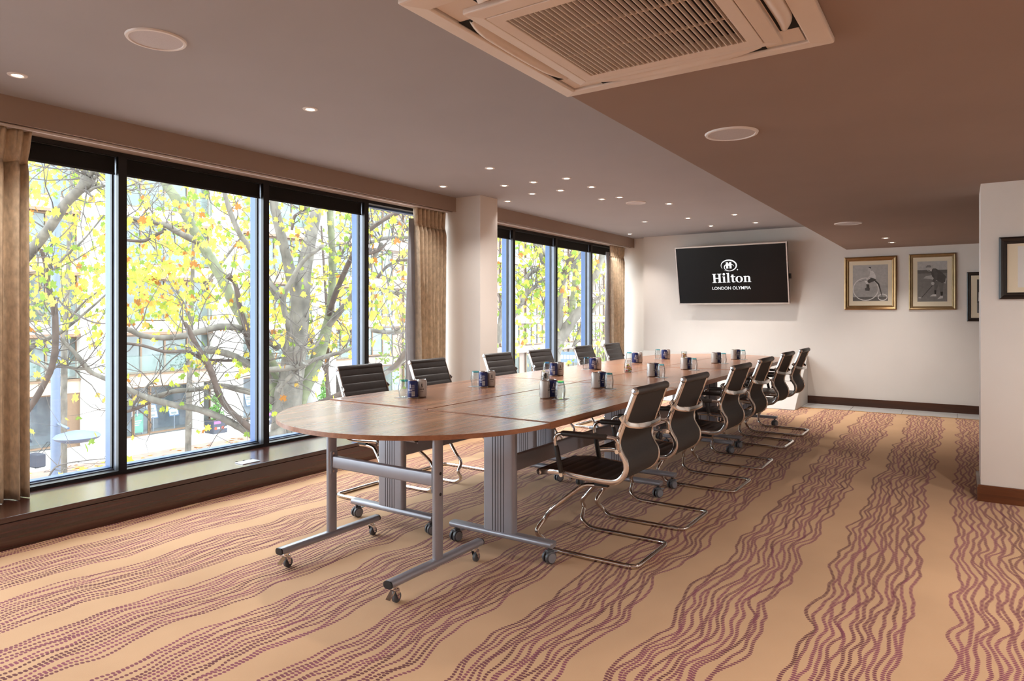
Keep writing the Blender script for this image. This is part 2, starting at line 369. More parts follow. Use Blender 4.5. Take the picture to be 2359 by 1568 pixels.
# windows
def window(name, y0, y1, mulls):
    fr = struct(name, MB().box(-4.92, XG, y0, y1, 0.18, 0.205).box(-4.92, XG, y0, y1, 2.372, 2.402), M['frame'])
    MB().box(-4.99, -4.92, y0, y1, 0.15, 0.222).box(-4.99, -4.92, y0, y1, 2.355, 2.42).build('outer_rail', M['framecap'], fr)
    MB().box(-4.925, -4.895, y0, y1, 0.205, 0.213).build('glazing_bead', M['framein'], fr)
    ed = [y0]
    for c in mulls:
        a, b = c-0.028, c+0.028
        MB().box(-4.86, XG, a, b, 0.205, 2.372).build('mullion', M['frame'], fr)
        MB().box(-4.905, -4.86, a+0.001, b-0.001, 0.205, 2.372).build('mullion_web', M['framein'], fr)
        MB().box(-4.93, -4.905, a-0.008, b+0.008, 0.213, 2.364).build('gasket', M['plastic'], fr)
        MB().box(-5.0, -4.93, a-0.006, b+0.006, 0.213, 2.364).build('mullion_cap', M['framecap'], fr)
        ed += [a, b]
    ed.append(y1)
    for i in range(0, len(ed), 2):
        MB().box(-4.919, -4.911, ed[i], ed[i+1], 0.205, 2.372).build('pane', M['pane'], fr)
    return ed
e1 = window('window_1', -2.9, 5.746, [-2.24, -1.09, 0.065, 1.22, 2.375, 3.533, 4.674])  # bays behind the viewer are unseen, added to bring in more daylight
e2 = window('window_2', 6.062, YW+0.1, [7.28, 8.385, 9.49])
nth = ['first', 'second', 'third', 'fourth', 'fifth', 'sixth', 'seventh']
def blind(y0, y1, label):
    t = thing('roller_blind', label, 'blind', (-4.875, (y0+y1)/2, 2.25), 0, 'black roller blinds')
    h = (y1-y0)/2-0.004
    MB().box(-0.002, 0.002, -h, h, 0.012, 0.15).build('fabric', M['blind'], t)
    MB().box(-0.005, 0.005, -h, h, 0.0, 0.014).build('bottom_bar', M['plastic'], t)
    MB().box(-0.012, 0.026, -h, h, 0.118, 0.152).build('cassette', M['plastic'], t, bevel=0.004)
blind(e1[8], e1[9], 'black roller blind in the window pane beside the left foreground curtain')
blind(e1[10], e1[11], 'black roller blind in the widest window pane above the shop door view')
blind(e1[12], e1[13], 'black roller blind in the pane with the thick tree trunk behind')
for i, s in enumerate(('just right of the white column', 'second right of the white column', 'third right of the white column', 'tucked behind the far curtain')):
    blind(e2[2*i], e2[2*i+1], 'black roller blind of the far window, '+s)

# ------------------------------------------------------------------ curtains
def curtain(name, label, yc, wt, wb, folds, seed, lining=None, x=-4.69):
    rnd = random.Random(seed); t = thing(name, label, 'curtain', (x, yc, 0.184), 0, 'gold velvet curtains')
    H = 2.205; ph = [rnd.uniform(-0.5, 0.5) for _ in range(folds*2+3)]
    def prof(u, v):                    # u across, v up (0 bottom)
        w = wb+(wt-wb)*min(1, v/0.93)**1.3
        if v > 0.93: w = wt*(1+0.05*(v-0.93)/0.07)
        a = u*folds*2*PI+ph[int(u*(folds*2))]*0.5*(1-v)+0.4*math.sin(3*v+seed+u*5)*(1-v)
        amp = 0.052*(1-0.25*v)
        if v > 0.915: amp = 0.016
        pin = math.exp(-((v-0.915)/0.018)**2)
        xx = amp*math.sin(a)+0.012*math.sin(2*a+seed)*(1-pin)-0.006*pin
        yy = (u-0.5)*w+0.012*math.cos(a)*(1-v*0.5)+0.008*math.sin(u*21+seed)*(1-v)
        return (xx, yy, v*H)
    nu = folds*12
    o = MB().grid(lambda u, v: prof(u, v*0.912), nu, 34).build('drape', M['velvet'], t, 60)
    so = o.modifiers.new('solid', 'SOLIDIFY'); so.thickness = 0.006
    h = MB().grid(lambda u, v: prof(u, 0.912+0.088*v), nu, 6).build('pleat_heading', M['velvet'], t, 60)
    so = h.modifiers.new('solid', 'SOLIDIFY'); so.thickness = 0.008
    if lining:
        y0, y1 = lining
        l = MB().grid(lambda u, v: (-0.055+0.018*math.sin(u*9+v*2), y0+(y1-y0)*u-(0.05*(1-abs(2*v-0.9)) if u < 0.5 else 0), 0.01+v*(H-0.12)), 14, 24).build('lining', M['lining'], t, 60)
        so = l.modifiers.new('solid', 'SOLIDIFY'); so.thickness = 0.004
    return t
curtain('curtain', 'gold velvet curtain at the left edge of the picture', 1.42, 0.66, 0.66, 8, 2)
curtain('curtain', 'gold velvet curtain with pale lining, against the white column', 5.46, 0.50, 0.42, 8, 5, (-0.30, -0.14))
curtain('curtain', 'gold velvet curtain at the far end of the far window', 10.12, 0.52, 0.44, 7, 9, (-0.32, -0.16))
for y0, y1, s in ((0.1, 5.72, 'near window'), (6.09, 10.46, 'far window')):
    t = thing('curtain_track', 'white curtain track under the soffit of the '+s, 'curtain track', (-4.64, (y0+y1)/2, 2.385))
    h = (y1-y0)/2
    MB().box(-0.011, 0.011, -h, h, 0.0, 0.0112).build('rail', M['white'], t)
    MB().box(-0.014, 0.014, -h, -h+0.03, -0.002, 0.0112).build('end_stop', M['white'], t)
    MB().box(-0.014, 0.014, h-0.03, h, -0.002, 0.0112).build('end_stop', M['white'], t)
# socket plate lying on the ledge
t = thing('socket_plate', 'brushed metal socket plate on the dark window ledge', 'socket', (-4.43, 3.08, 0.18), 0)
MB().box(-0.047, 0.047, -0.075, 0.075, 0.0, 0.006).build('lid', pbr('brushed_steel', lin(190, 190, 194), 0.35, 0.7), t, bevel=0.002)
for yy in (-0.06, 0.0, 0.06): MB().cyl((-0.05, yy-0.008, 0.006), (-0.05, yy+0.008, 0.006), 0.004, 8).build('hinge', M['plastic'], t)

# ------------------------------------------------------------------ ceiling fittings
def downlight(x, y, z, label, watts=LAMP_W, cone=112):
    t = thing('downlight', label, 'downlight', (x, y, z), 0, 'small round ceiling downlights')
    MB().lathe([(0.022, -0.0005), (0.030, -0.006), (0.044, -0.004), (0.046, 0.0)], seg=20).build('trim_ring', M['white'], t, 40)
    MB().lathe([(0.0, -0.0035), (0.024, -0.0035), (0.024, -0.002)], seg=16).build('bulb', M['lamp'], t)
    ld = bpy.data.lights.new('bulb_light', 'SPOT'); ld.energy = watts; ld.color = LAMP_COL; ld.spot_size = math.radians(cone); ld.spot_blend = 0.8; ld.shadow_soft_size = 0.03
    lo = bpy.data.objects.new('bulb_light', ld); COL.objects.link(lo); lo.parent = t; lo.location = (0, 0, -0.014)
    return t
DL = [(-4.14, 1.50, 'above the left foreground curtain'), (-3.33, 2.75, 'alone above the near end of the table'), (-3.39, 4.73, 'highest of the cluster near the white column'),
      (-4.26, 5.15, 'over the curtain left of the white column'), (-3.73, 5.45, 'nearest right of the white column top'), (-3.40, 5.46, 'front row of the cluster, second from the column'), (-3.05, 5.48, 'front row of the cluster, farthest from the column'),
      (-3.74, 5.98, 'second row of the cluster, nearest the column'), (-3.40, 5.98, 'middle of the second row of the cluster'), (-3.05, 5.99, 'second row of the cluster, far right'),
      (-4.22, 6.23, 'just behind the white column'), (-3.28, 6.69, 'left of the pair before the ceiling speaker'), (-3.07, 6.69, 'right of the pair before the ceiling speaker'),
      (-2.78, 7.40, 'small and dim, right of the far ceiling speaker'), (-3.60, 8.66, 'left of the row of three before the screen'), (-2.99, 8.65, 'middle of the row of three before the screen'), (-2.39, 8.67, 'right of the row of three before the screen'),
      (-2.98, 9.60, 'close to the far wall, left of the screen centre'), (-2.36, 9.60, 'close to the far wall, right of the screen centre'), (-4.35, 9.86, 'in the far corner over the curtain'),]
for i, (x, y, s) in enumerate(DL): downlight(x, y, ZL, 'lit downlight in the upper ceiling, '+s, LAMP_W*(0.55 if 3 <= i <= 12 else 1.0))
for x, y, s in ((-0.74, 9.07, 'right above the cyclist photograph'), (-0.72, 9.68, 'closest to the far wall')): downlight(x, y, ZD, 'lit downlight in the lowered ceiling, '+s)
for x, y, s in ((-0.8, 0.3, 'first behind the viewer'), (0.9, 0.9, 'right of the viewer'), (0.42, 1.9, 'out of view, right of the air conditioner'), (-0.1, -0.4, 'just behind the viewer'), (-3.3, 0.3, 'out of view, left of the viewer'), (-2.0, -1.3, 'out of view, behind the viewer'), (0.9, -1.3, 'out of view, behind on the right')):  # unseen lamps added to brighten the near floor and right side
    downlight(x, y, ZL if x < XE else ZD, 'added unseen fill lamp '+s, LAMP_W*1.12, 125)
for x, y, s in ((0.75, 3.7, 'wide-beam, out of view before the right wall'), (1.7, 3.9, 'wide-beam, out of view at far right')): downlight(x, y, ZD, 'added unseen fill lamp, '+s, LAMP_W*1.5, 168)  # unseen wide-beam lamps added to light the front of the right wall
def speaker(x, y, z, r, label):
    t = thing('ceiling_speaker', label, 'speaker', (x, y, z), 0, 'round ceiling speakers')
    MB().lathe([(r*0.86, -0.004), (r*0.88, -0.008), (r*0.97, -0.007), (r, 0.0)], seg=48).build('rim', M['white'], t, 40)
    MB().lathe([(0.0, -0.0065), (r*0.5, -0.006), (r*0.87, -0.004), (r*0.87, -0.001)], seg=48).build('grille', M['grille'], t, 40)
speaker(-3.071, 1.659, ZL, 0.128, 'large round white ceiling speaker nearest the camera, upper left')
speaker(-0.949, 3.384, ZD, 0.128, 'round white speaker in the lowered ceiling beyond the air conditioner')
speaker(-0.931, 7.396, ZD, 0.128, 'round white speaker in the lowered ceiling near the photographs')
speaker(-3.067, 7.124, ZL, 0.115, 'round white ceiling speaker behind the downlight cluster')

# ceiling cassette air conditioner
ac = thing('air_conditioner', 'white square ceiling cassette air conditioner with slatted grille', 'air conditioner', (-0.832, 1.892, ZD))
def frame_ring(mb, o, i, z0, z1, zi=None):   # square ring, outer half o, inner half i
    zi = z0 if zi is None else zi
    po = [(-o, -o), (o, -o), (o, o), (-o, o)]; pi_ = [(-i, -i), (i, -i), (i, i), (-i, i)]
    vs = [(x, y, z1) for x, y in po]+[(x, y, z0) for x, y in po]+[(x, y, zi) for x, y in pi_]+[(x, y, z1) for x, y in pi_]
    fs = []
    for a in range(4):
        b = (a+1) % 4
        fs += [(a, b, 4+b, 4+a), (4+a, 4+b, 8+b, 8+a), (8+a, 8+b, 12+b, 12+a), (12+a, 12+b, b, a)]
    return mb.add(vs, fs)
frame_ring(MB(), 0.493, 0.425, -0.022, 0.0, -0.030).build('outer_frame', M['acwhite'], ac, bevel=0.006)
frame_ring(MB(), 0.418, 0.345, -0.020, 0.0, -0.020).build('vane_tray', M['acwhite'], ac)
MB().box(-0.42, 0.42, -0.42, 0.42, -0.006, -0.001).build('shade_plate', M['dark'], ac)  # dark sheet paints the shaded hollow behind the slats
frame_ring(MB(), 0.362, 0.315, -0.036, -0.006, -0.042).build('inner_frame', M['acwhite'], ac, bevel=0.004)
frame_ring(MB(), 0.313, 0.272, -0.043, -0.006, -0.043).build('grille_frame', M['acwhite'], ac, bevel=0.002)
sm = MB().box(-0.0013, 0.0013, -0.272, 0.272, -0.043, -0.030).mesh('slat', M['acwhite'])
for i in range(31):
    o = bpy.data.objects.new('slat', sm); COL.objects.link(o); o.parent = ac; o.location = (-0.262+i*0.0175, 0, 0); o.rotation_euler = (0, 0.0, 0)
for yy in (-0.09, 0.09): MB().box(-0.272, 0.272, yy-0.003, yy+0.003, -0.034, -0.028).build('cross_bar', M['acwhite'], ac)
def vane(rz):
    def fn(u, v):
        a = (u-0.5)*0.58; b = abs(2*u-1)
        w = 0.058*(1-max(0, (b-0.55)/0.45)**2*0.55)
        return (a, 0.362+0.004+w*v, -0.012-0.026*math.sin(v*PI*0.9)*(1-0.4*b*b)-0.004*v)
    o = MB().grid(fn, 24, 8).build('vane', M['acwhite'], ac, 60); o.rotation_euler = (0, 0, rz)
    so = o.modifiers.new('solid', 'SOLIDIFY'); so.thickness = 0.004
    s = MB().box(-0.30, 0.30, 0.366, 0.424, -0.0195, -0.0185).build('outlet_shade', M['dark'], ac); s.rotation_euler = (0, 0, rz); s.location.z = -0.002  # dark strip paints the shade in the air outlet
for k in range(4): vane(k*PI/2)

# ------------------------------------------------------------------ tables
ZT = 0.7557
def twin_caster(parent, x, y, rz, lock=False):
    c = MB().cyl((0, 0, 0.062), (0, 0, 0.088), 0.009, 10).box(-0.014, 0.014, -0.016, 0.022, 0.044, 0.068)
    o = c.build('caster', M['tyre'], parent, bevel=0.004); o.location = (x, y, 0); o.rotation_euler = (0, 0, rz)
    for s in (-1, 1):
        w = MB(); x0, x1 = (s*0.008, s*0.026)
        w.tube([(x0, 0, 0.031), (x1-s*0.004, 0, 0.031), (x1, 0, 0.031)], 0, 24, radii=[0.031, 0.031, 0.026])
        wo = w.build('wheel', M['tyre'], o, 40)
        h = MB(); h.tube([(x1-s*0.002, 0, 0.031), (x1+s*0.0025, 0, 0.031)], 0, 24, radii=[0.0245, 0.0235]); h.build('hub', M['hub'], o, 40)
    if lock: MB().box(-0.012, 0.012, 0.016, 0.05, 0.052, 0.057).build('brake_lever', M['hub'], o, bevel=0.002)
    return o
def make_table():
    t = thing('meeting_table', '', 'table')
    w, l, th = 0.3982, 0.8885, 0.036
    top = MB().box(-w, w, -l, l, ZT-th, ZT); 
    o = top.build('table_top', M['walnut'], t, bevel=0.0015)
    e = MB()
    for x in (-w, w): e.box(x-0.0006, x+0.0006, -l, l, ZT-th+0.001, ZT-0.0015)
    for y in (-l, l): e.box(-w, w, y-0.0006, y+0.0006, ZT-th+0.001, ZT-0.0015)
    e.build('edge_band', M['walnut_e'], o)
    for s in (-1, 1):
        y = s*0.75
        pr = rrect(0.046, 0.205, 0.018, 4)
        col = MB().sweep([(0, y, 0.112), (0, y, ZT-th-0.012)], [(a, b) for a, b in pr], up=(0, 1, 0)).build('leg', M['silver'], t, 40)
        for i in range(5):
            for f in (-1, 1): MB().box(-0.036+i*0.018-0.0022, -0.036+i*0.018+0.0022, y+f*0.0232-0.0006, y+f*0.0232+0.0006, 0.114, ZT-th-0.014).build('groove', M['groove'], col)
        MB().sweep([(-0.335, y, 0.098), (-0.332, y, 0.099), (0.332, y, 0.099), (0.335, y, 0.098)], rrect(0.032, 0.062, 0.014, 4), up=(0, 0, 1), scale=[0.8, 1, 1, 0.8]).build('foot', M['silver'], t, 40)
        MB().box(-0.16, 0.16, y-0.05, y+0.05, ZT-th-0.012, ZT-th).build('top_plate', M['silver'], t)
        MB().box(-0.17, 0.17, y-s*0.10-0.02, y-s*0.10+0.02, ZT-th-0.035, ZT-th).build('top_rail', M['plastic'], t)
        for x in (-0.307, 0.307): twin_caster(t, x, y, random.uniform(-0.6, 0.6), True)
    MB().sweep([(0, -0.727, 0.455), (0, 0.727, 0.455)], rrect(0.094, 0.03, 0.008, 3), up=(0, 0, 1)).build('stretcher', M['silver'], t, 40)
    return t
def half_disc(r, z0, z1, n=48):
    pts = [(r*math.cos(PI+PI*i/n), r*math.sin(PI+PI*i/n), z0) for i in range(n+1)]
    return MB().prism(pts, (0, 0, z1-z0)), pts
def make_half_table():
    t = thing('half_round_table', '', 'table'); th = 0.025; r = 0.7975
    m, pts = half_disc(r, ZT-th, ZT-0.004)
    o = m.build('table_top', M['walnut'], t, 40, bevel=0.0015)
    MB().sweep([(p[0], p[1], ZT-0.002-th/2) for p in pts], [(-th/2+0.0035, -0.0006), (th/2-0.0015, -0.0006), (th/2-0.0015, 0.0006), (-th/2+0.0015, 0.0006)], up=(0, 0, 1)).build('edge_band', M['walnut_e'], o, 40)
    yp = -0.36
    for x in (-0.37, 0.38):
        post = MB().sweep([(x, yp, 0.105), (x, yp, 0.70)], rrect(0.058, 0.034, 0.015, 4), up=(0, 1, 0)).build('leg', M['silver'], t, 40)
        for z in (0.42, 0.52): MB().cyl((x+(0.0172 if x > 0 else -0.0172), yp, z), (x+(0.0182 if x > 0 else -0.0182), yp, z), 0.008, 14).build('bolt_cap', M['plastic'], post)
        ft = MB().sweep([(x, -0.695, 0.094), (x, -0.02, 0.094)], rrect(0.034, 0.052, 0.016, 5), up=(0, 0, 1)).build('foot', M['silver'], t, 40)
        for a, b in ((-0.702, -0.694), (-0.021, -0.013)): MB().sweep([(x, a, 0.094), (x, b, 0.094)], rrect(0.033, 0.051, 0.015, 5), up=(0, 0, 1)).build('end_cap', M['plastic'], ft, 40)
        for yy, br in ((-0.655, True), (-0.06, False)):
            ca = MB().cyl((x, yy, 0.066), (x, yy, 0.078), 0.014, 14).box(x-0.016, x+0.016, yy-0.014, yy+0.012, 0.060, 0.066)
            for s in (-1, 1): ca.prism([(x+s*0.016, yy-0.014, 0.062), (x+s*0.016, yy+0.012, 0.062), (x+s*0.016, yy+0.016, 0.020), (x+s*0.016, yy+0.004, 0.020)], (s*0.0015, 0, 0))
            cc = ca.build('caster', M['chrome'], t)
            MB().tube([(x-0.010, yy+0.010, 0.024), (x-0.007, yy+0.010, 0.024), (x+0.007, yy+0.010, 0.024), (x+0.010, yy+0.010, 0.024)], 0, 22, radii=[0.020, 0.024, 0.024, 0.020]).build('wheel', M['tyre'], cc, 40)
            if br: MB().prism([(x-0.013, yy-0.016, 0.058), (x-0.013, yy-0.046, 0.028), (x-0.013, yy-0.043, 0.025), (x-0.013, yy-0.012, 0.053)], (0.026, 0, 0)).build('brake_lever', M['chrome'], cc)
    xb = MB().sweep([(-0.352, yp, 0.487), (0.362, yp, 0.487)], rrect(0.066, 0.030, 0.008, 3), up=(0, 0, 1)).build('stretcher', M['silver'], t, 40)
    for x in (-0.350, 0.360):
        MB().box(x-0.0015, x+0.0015, yp-0.022, yp+0.022, 0.425, 0.545).build('bracket', M['silver'], xb)
        for z in (0.437, 0.533): MB().cyl((x-0.005, yp-0.008, z), (x+0.005, yp-0.008, z), 0.006, 10).build('bolt', M['chrome'], xb, 40)
    tb = MB().tube([(-0.43, yp-0.10, 0.695), (0.33, yp-0.10, 0.690)], 0.013, 14).build('tilt_bar', M['silver'], t, 40)
    for x in (-0.43, 0.33): MB().cyl((x-0.006, yp-0.10, 0.693), (x+0.006, yp-0.10, 0.693), 0.0145, 14).build('end_cap', M['plastic'], tb, 40)
    for x in (-0.37, 0.30): MB().box(x-0.025, x+0.025, yp-0.12, yp+0.10, 0.700, ZT-th).build('hinge_block', M['plastic'], t, bevel=0.004)
    MB().prism([(0.30, yp-0.11, 0.72), (0.30, yp+0.12, 0.72), (0.30, yp+0.02, 0.655), (0.30, yp-0.06, 0.665)], (0.008, 0, 0)).build('latch_plate', M['silver'], t)
    MB().box(-0.74, -0.69, -0.30, -0.24, ZT-th-0.02, ZT-th).build('stop_block', M['plastic'], t)
    MB().box(0.05, 0.13, -0.70, -0.64, ZT-th-0.02, ZT-th).build('stop_block', M['plastic'], t)
    return t
half = make_half_table(); half.location = (-2.48, 2.8585, 0)
half['label'] = 'near half-round end table with wood top on four small chrome casters'
TZ = {'aisle side': (0.0, 0.002, 0.004), 'window side': (0.002, 0.0035, 0.005)}   # the tops sit a hair uneven
rect = make_table(); refresh_kids()
first = True
for i, y in enumerate((3.7505, 5.5315, 7.3125)):
    for x, s in ((-2.88, 'window side'), (-2.08, 'aisle side')):
        lab = 'rectangular walnut meeting table, %s, %s pair from the near rounded end' % (s, nth[i])
        dz = TZ[s][i]
        if first: rect.location = (x, y, dz); rect['label'] = lab; rect['group'] = 'rectangular meeting tables'; first = False
        else: dup(rect, (x, y, dz), 0, lab, 'rectangular meeting tables')
dup(half, (-2.50, 8.206, 0), PI, 'far half-round end table at the far end below the screen')

# ------------------------------------------------------------------ chairs (front = +x, origin on the floor under the rear bar)
PROF = [(.020, .896), (.045, .83), (.070, .765), (.095, .70), (.114, .640), (.111, .602), (.094, .568), (.075, .535), (.072, .49), (.098, .446), (.15, .421), (.28, .421), (.41, .428), (.50, .430), (.588, .418)]
def make_chair():
    t = thing('conference_chair', '', 'chair')
    P = catmull([(x, 0, z) for x, z in PROF], 6); n = len(P)
    wd = 0.205
    for s in (-1, 1):
        MB().sweep([(p.x, s*(wd+0.006), p.z) for p in P], rrect(0.010, 0.030, 0.004, 2), up=(0, 1, 0)).build('side_frame', M['chrome'], t, 40)
    # arc length
    S = [0]
    for i in range(1, n): S.append(S[-1]+(P[i]-P[i-1]).length)
    split = next(i for i in range(n) if P[i].z < 0.45)
    N = []
    for i in range(n):
        d = (P[min(i+1, n-1)]-P[max(i-1, 0)]).normalized(); N.append(Vector((-d.z, 0, d.x)) if True else None)
    # normal that points to the sitter (front / up)
    def ribbed(i0, i1, name, mat):
        sub = []
        for i in range(i0, i1):
            for k in range(3):
                f = k/3; sub.append((P[i].lerp(P[i+1], f), N[i].lerp(N[i+1], f), S[i]+(S[i+1]-S[i])*f))
        sub.append((P[i1], N[i1], S[i1]))
        m = MB(); vs = []; rows = len(sub)
        for p, nn, s in sub:
            r = abs(math.sin(PI*s/0.058))
            front = p+nn*(0.009+0.0065*r**0.4); back = p-nn*0.006
            for y in (-wd, -wd+0.012, 0, wd-0.012, wd):
                e = 0.004 if abs(y) == wd else 0
                vs.append((front-nn*e)+Vector((0, y, 0)))
            for y in (wd, 0, -wd): vs.append(back+Vector((0, y, 0)))
        fs = []
        for i in range(rows-1):
            for k in range(8): fs.append((i*8+k, i*8+(k+1) % 8, (i+1)*8+(k+1) % 8, (i+1)*8+k))
        fs += [tuple(range(8))[::-1], tuple(range((rows-1)*8, rows*8))]
        m.mi = 0; m.add(vs, fs)
        cnt = 0
        for i in range(rows-1):
            for k in range(8):
                if k in (5, 6): m.m[cnt] = 1
                cnt += 1
        return m.build(name, [M['leather'], M['mesh']], t, 35)
    # orientation check: at the seat the normal must point up
    if N[-3].z < 0:
        for v in N: v.negate()
    ribbed(1, split, 'backrest', None); ribbed(split, n-2, 'seat', None)
    for nm, (x, z), r in (('head_roll', PROF[0], 0.021), ('front_roll', PROF[-1], 0.019)):
        ro = MB().tube([(x, -0.212, z), (x, -0.208, z), (x, 0.208, z), (x, 0.212, z)], 0, 18, radii=[r-0.003, r, r, r-0.003]).build(nm, M['leather'], t, 40)
        for s in (-1, 1):
            c = MB(); c.tube([(x, s*0.210, z), (x, s*0.217, z), (x, s*0.219, z)], 0, 18, radii=[r-0.002, r-0.003, r-0.007]); c.build('end_cap', M['chrome'], ro, 40)
            MB().tube([(x, s*0.218, z), (x, s*0.2205, z)], 0, 12, radii=[0.007, 0.006]).build('screw', M['silver'], ro, 40)
    # back brace strap, bowed out behind the back
    bx, bz = 0.085, 0.735
    path = fillet([(bx+0.012, -wd-0.013, bz+0.03), (bx-0.02, -wd-0.010, bz-0.01), (bx-0.062, -wd+0.06, bz-0.022), (bx-0.072, 0, bz-0.026), (bx-0.062, wd-0.06, bz-0.022), (bx-0.02, wd+0.010, bz-0.01), (bx+0.012, wd+0.013, bz+0.03)], 0.05, 6)
    br = MB().sweep(path, rrect(0.030, 0.007, 0.003, 2), up=(0.12, 0, 1)).build('back_brace', M['chrome'], t, 40)
    for s in (-1, 1):
        pl = MB().box(-0.004, 0.004, -0.003, 0.003, -0.05, 0.05).build('brace_plate', M['chrome'], br); pl.location = (bx+0.004, s*(wd+0.015), bz-0.005); pl.rotation_euler = (0, -0.37, 0)
    # arms
    for s in (-1, 1):
        y = s*(wd+0.028)
        path = fillet([(0.112, y-s*0.012, 0.585), (0.108, y, 0.655), (0.485, y, 0.648), (0.438, y-s*0.006, 0.425)], 0.06, 7)
        a = MB().tube(path, 0.0095, 10).build('arm', M['chrome'], t, 40)
        MB().tube([(0.165, y, 0.6545), (0.175, y, 0.6545), (0.425, y, 0.650), (0.435, y, 0.6498)], 0, 12, radii=[0.011, 0.0155, 0.0155, 0.011]).build('arm_pad', M['leather'], a, 40)
        MB().tube([(0.4705, y-s*0.003, 0.58), (0.468, y-s*0.003, 0.570), (0.441, y-s*0.005, 0.442), (0.4395, y-s*0.005, 0.435)], 0, 12, radii=[0.0105, 0.014, 0.014, 0.0105]).build('arm_sleeve', M['leather'], a, 40)
        for bxx, bzz in ((0.112, 0.585), (0.438, 0.425)):
            MB().cyl((bxx, y-s*0.026, bzz), (bxx, y+s*0.003, bzz), 0.011, 12).build('bolt', M['chrome'], a, 40)
    # cantilever sled base
    hw = 0.222; r = 0.0125
    side = [(0.0125, .0125), (.44, .0125), (.505, .020), (.548, .055), (.564, .112), (.548, .168), (.493, .237), (.37, .345), (.325, .372), (.26, .380), (.20, .380)]
    def sp(s): return [Vector((x, s*(hw if x < 0.55 and z < 0.25 else hw-(z-0.237)*0.42), z)) for x, z in side]
    L = catmull(sp(-1)[1:], 5); R = catmull(sp(1)[1:], 5)
    rear = fillet([L[0], (0.0125, -hw, .0125), (0.0125, hw, .0125), R[0]], 0.055, 6)
    MB().tube(list(reversed(L))+rear[1:-1]+R, r, 12).build('base_frame', M['chrome'], t, 40)
    MB().tube([(0.24, -0.17, 0.392), (0.24, 0.17, 0.392)], 0.010, 10).build('cross_tube', M['chrome'], t, 40)
    MB().tube([(0.40, -0.205, 0.402), (0.40, 0.205, 0.402)], 0.009, 10).build('cross_tube', M['chrome'], t, 40)
    MB().box(0.17, 0.42, -0.12, 0.12, 0.392, 0.404).build('seat_plate', M['plastic'], t, bevel=0.002)
    for s in (-1, 1): MB().box(0.19, 0.27, s*0.165-0.012, s*0.165+0.012, 0.380, 0.416).build('bracket', M['plastic'], t, bevel=0.003)
    return t
chair = make_chair(); refresh_kids()
RIGHT = [(-1.345, 3.375), (-1.345, 4.09), (-1.335, 5.10), (-1.355, 5.945), (-1.385, 6.965), (-1.375, 7.74)]
LEFT = [(-3.685, 3.475), (-3.685, 4.228), (-3.685, 5.235), (-3.685, 6.0), (-3.685, 6.975), (-3.69, 7.75)]
rt = ['black ribbed chair with chrome sled base nearest the camera, on the aisle side']
rt += ['black ribbed chrome chair, %s from the near end on the aisle side' % nth[i] for i in range(1, 5)]+['black ribbed chrome chair farthest away on the aisle side, before the sloping plinth']
lt = ['black ribbed chair nearest the half-round table end, on the window side']
lt += ['black ribbed chair, %s from the near end on the window side' % nth[i] for i in range(1, 5)]+['black ribbed chair farthest away on the window side, before the far curtain']
first = True
for (x, y), lab in zip(RIGHT, rt):
    rz = PI+random.uniform(-0.02, 0.02)
    if first: chair.location = (x, y, 0); chair.rotation_euler = (0, 0, PI); chair['label'] = lab; chair['group'] = 'chairs around the meeting table'; first = False
    else: dup(chair, (x, y, 0), rz, lab, 'chairs around the meeting table')
for (x, y), lab in zip(LEFT, lt): dup(chair, (x, y, 0), random.uniform(-0.006, 0.006), lab, 'chairs around the meeting table')

# ------------------------------------------------------------------ table settings
def curved_patch(r, z0, z1, a0, a1, n=6):
    return MB().grid(lambda u, v: (r*math.cos(a0+(a1-a0)*u), r*math.sin(a0+(a1-a0)*u), z0+(z1-z0)*v), n, 1)
def make_can(mat, name, ink, bar):
    t = thing(name, '', 'can'); R = 0.033; H = 0.115
    b = MB().lathe([(0.024, 0.0), (0.026, 0.001), (0.0315, 0.007), (R, 0.012), (R, 0.100), (0.0305, 0.106), (0.0275, 0.111)], seg=28).build('body', mat, t, 40)
    MB().lathe([(0.0275, 0.1105), (0.0285, 0.113), (0.0275, H), (0.0262, 0.1135), (0.0255, 0.110), (0.0, 0.110)], seg=28).build('lid', M['canlid'], t, 40)
    MB().box(-0.012, 0.012, -0.007, 0.007, 0.1103, 0.1115).build('pull_tab', M['canlid'], t, bevel=0.001)
    MB().lathe([(0.0235, -0.0002), (0.0262, -0.0002), (0.0318, 0.006), (0.0318, 0.0072)], seg=28).build('base_rim', M['canlid'], t, 40)
    r = R+0.0003
    # emblem: a small prancing mark, lines of print, a bar-code block
    for a, z0, z1, w in ((0, .072, .088, .16), (0.1, .066, .074, .10), (-0.12, .064, .072, .10), (0.02, .088, .094, .06)): curved_patch(r, z0, z1, a-w/2*1.2, a+w/2*1.2).build('emblem', ink, b)
    for i in range(5): curved_patch(r, .050, .059, -0.40+i*0.17, -0.40+i*0.17+0.10, 2).build('letter', ink, b)
    for z in (.036, .041): curved_patch(r, z, z+0.0015, -0.30, 0.30).build('print_line', ink, b)
    curved_patch(r, .016, .046, bar-0.30, bar+0.30).build('barcode_panel', M['canwhite'], b)
    for i in range(9): curved_patch(r+0.0002, .020, .043, bar-0.24+i*0.055, bar-0.24+i*0.055+0.022, 1).build('bar', M['canink'], b)
    for i in range(6): curved_patch(r, .054+i*0.006, .056+i*0.006, bar-0.34, bar+0.30-0.1*(i % 2)).build('print_line', ink, b)
    return t
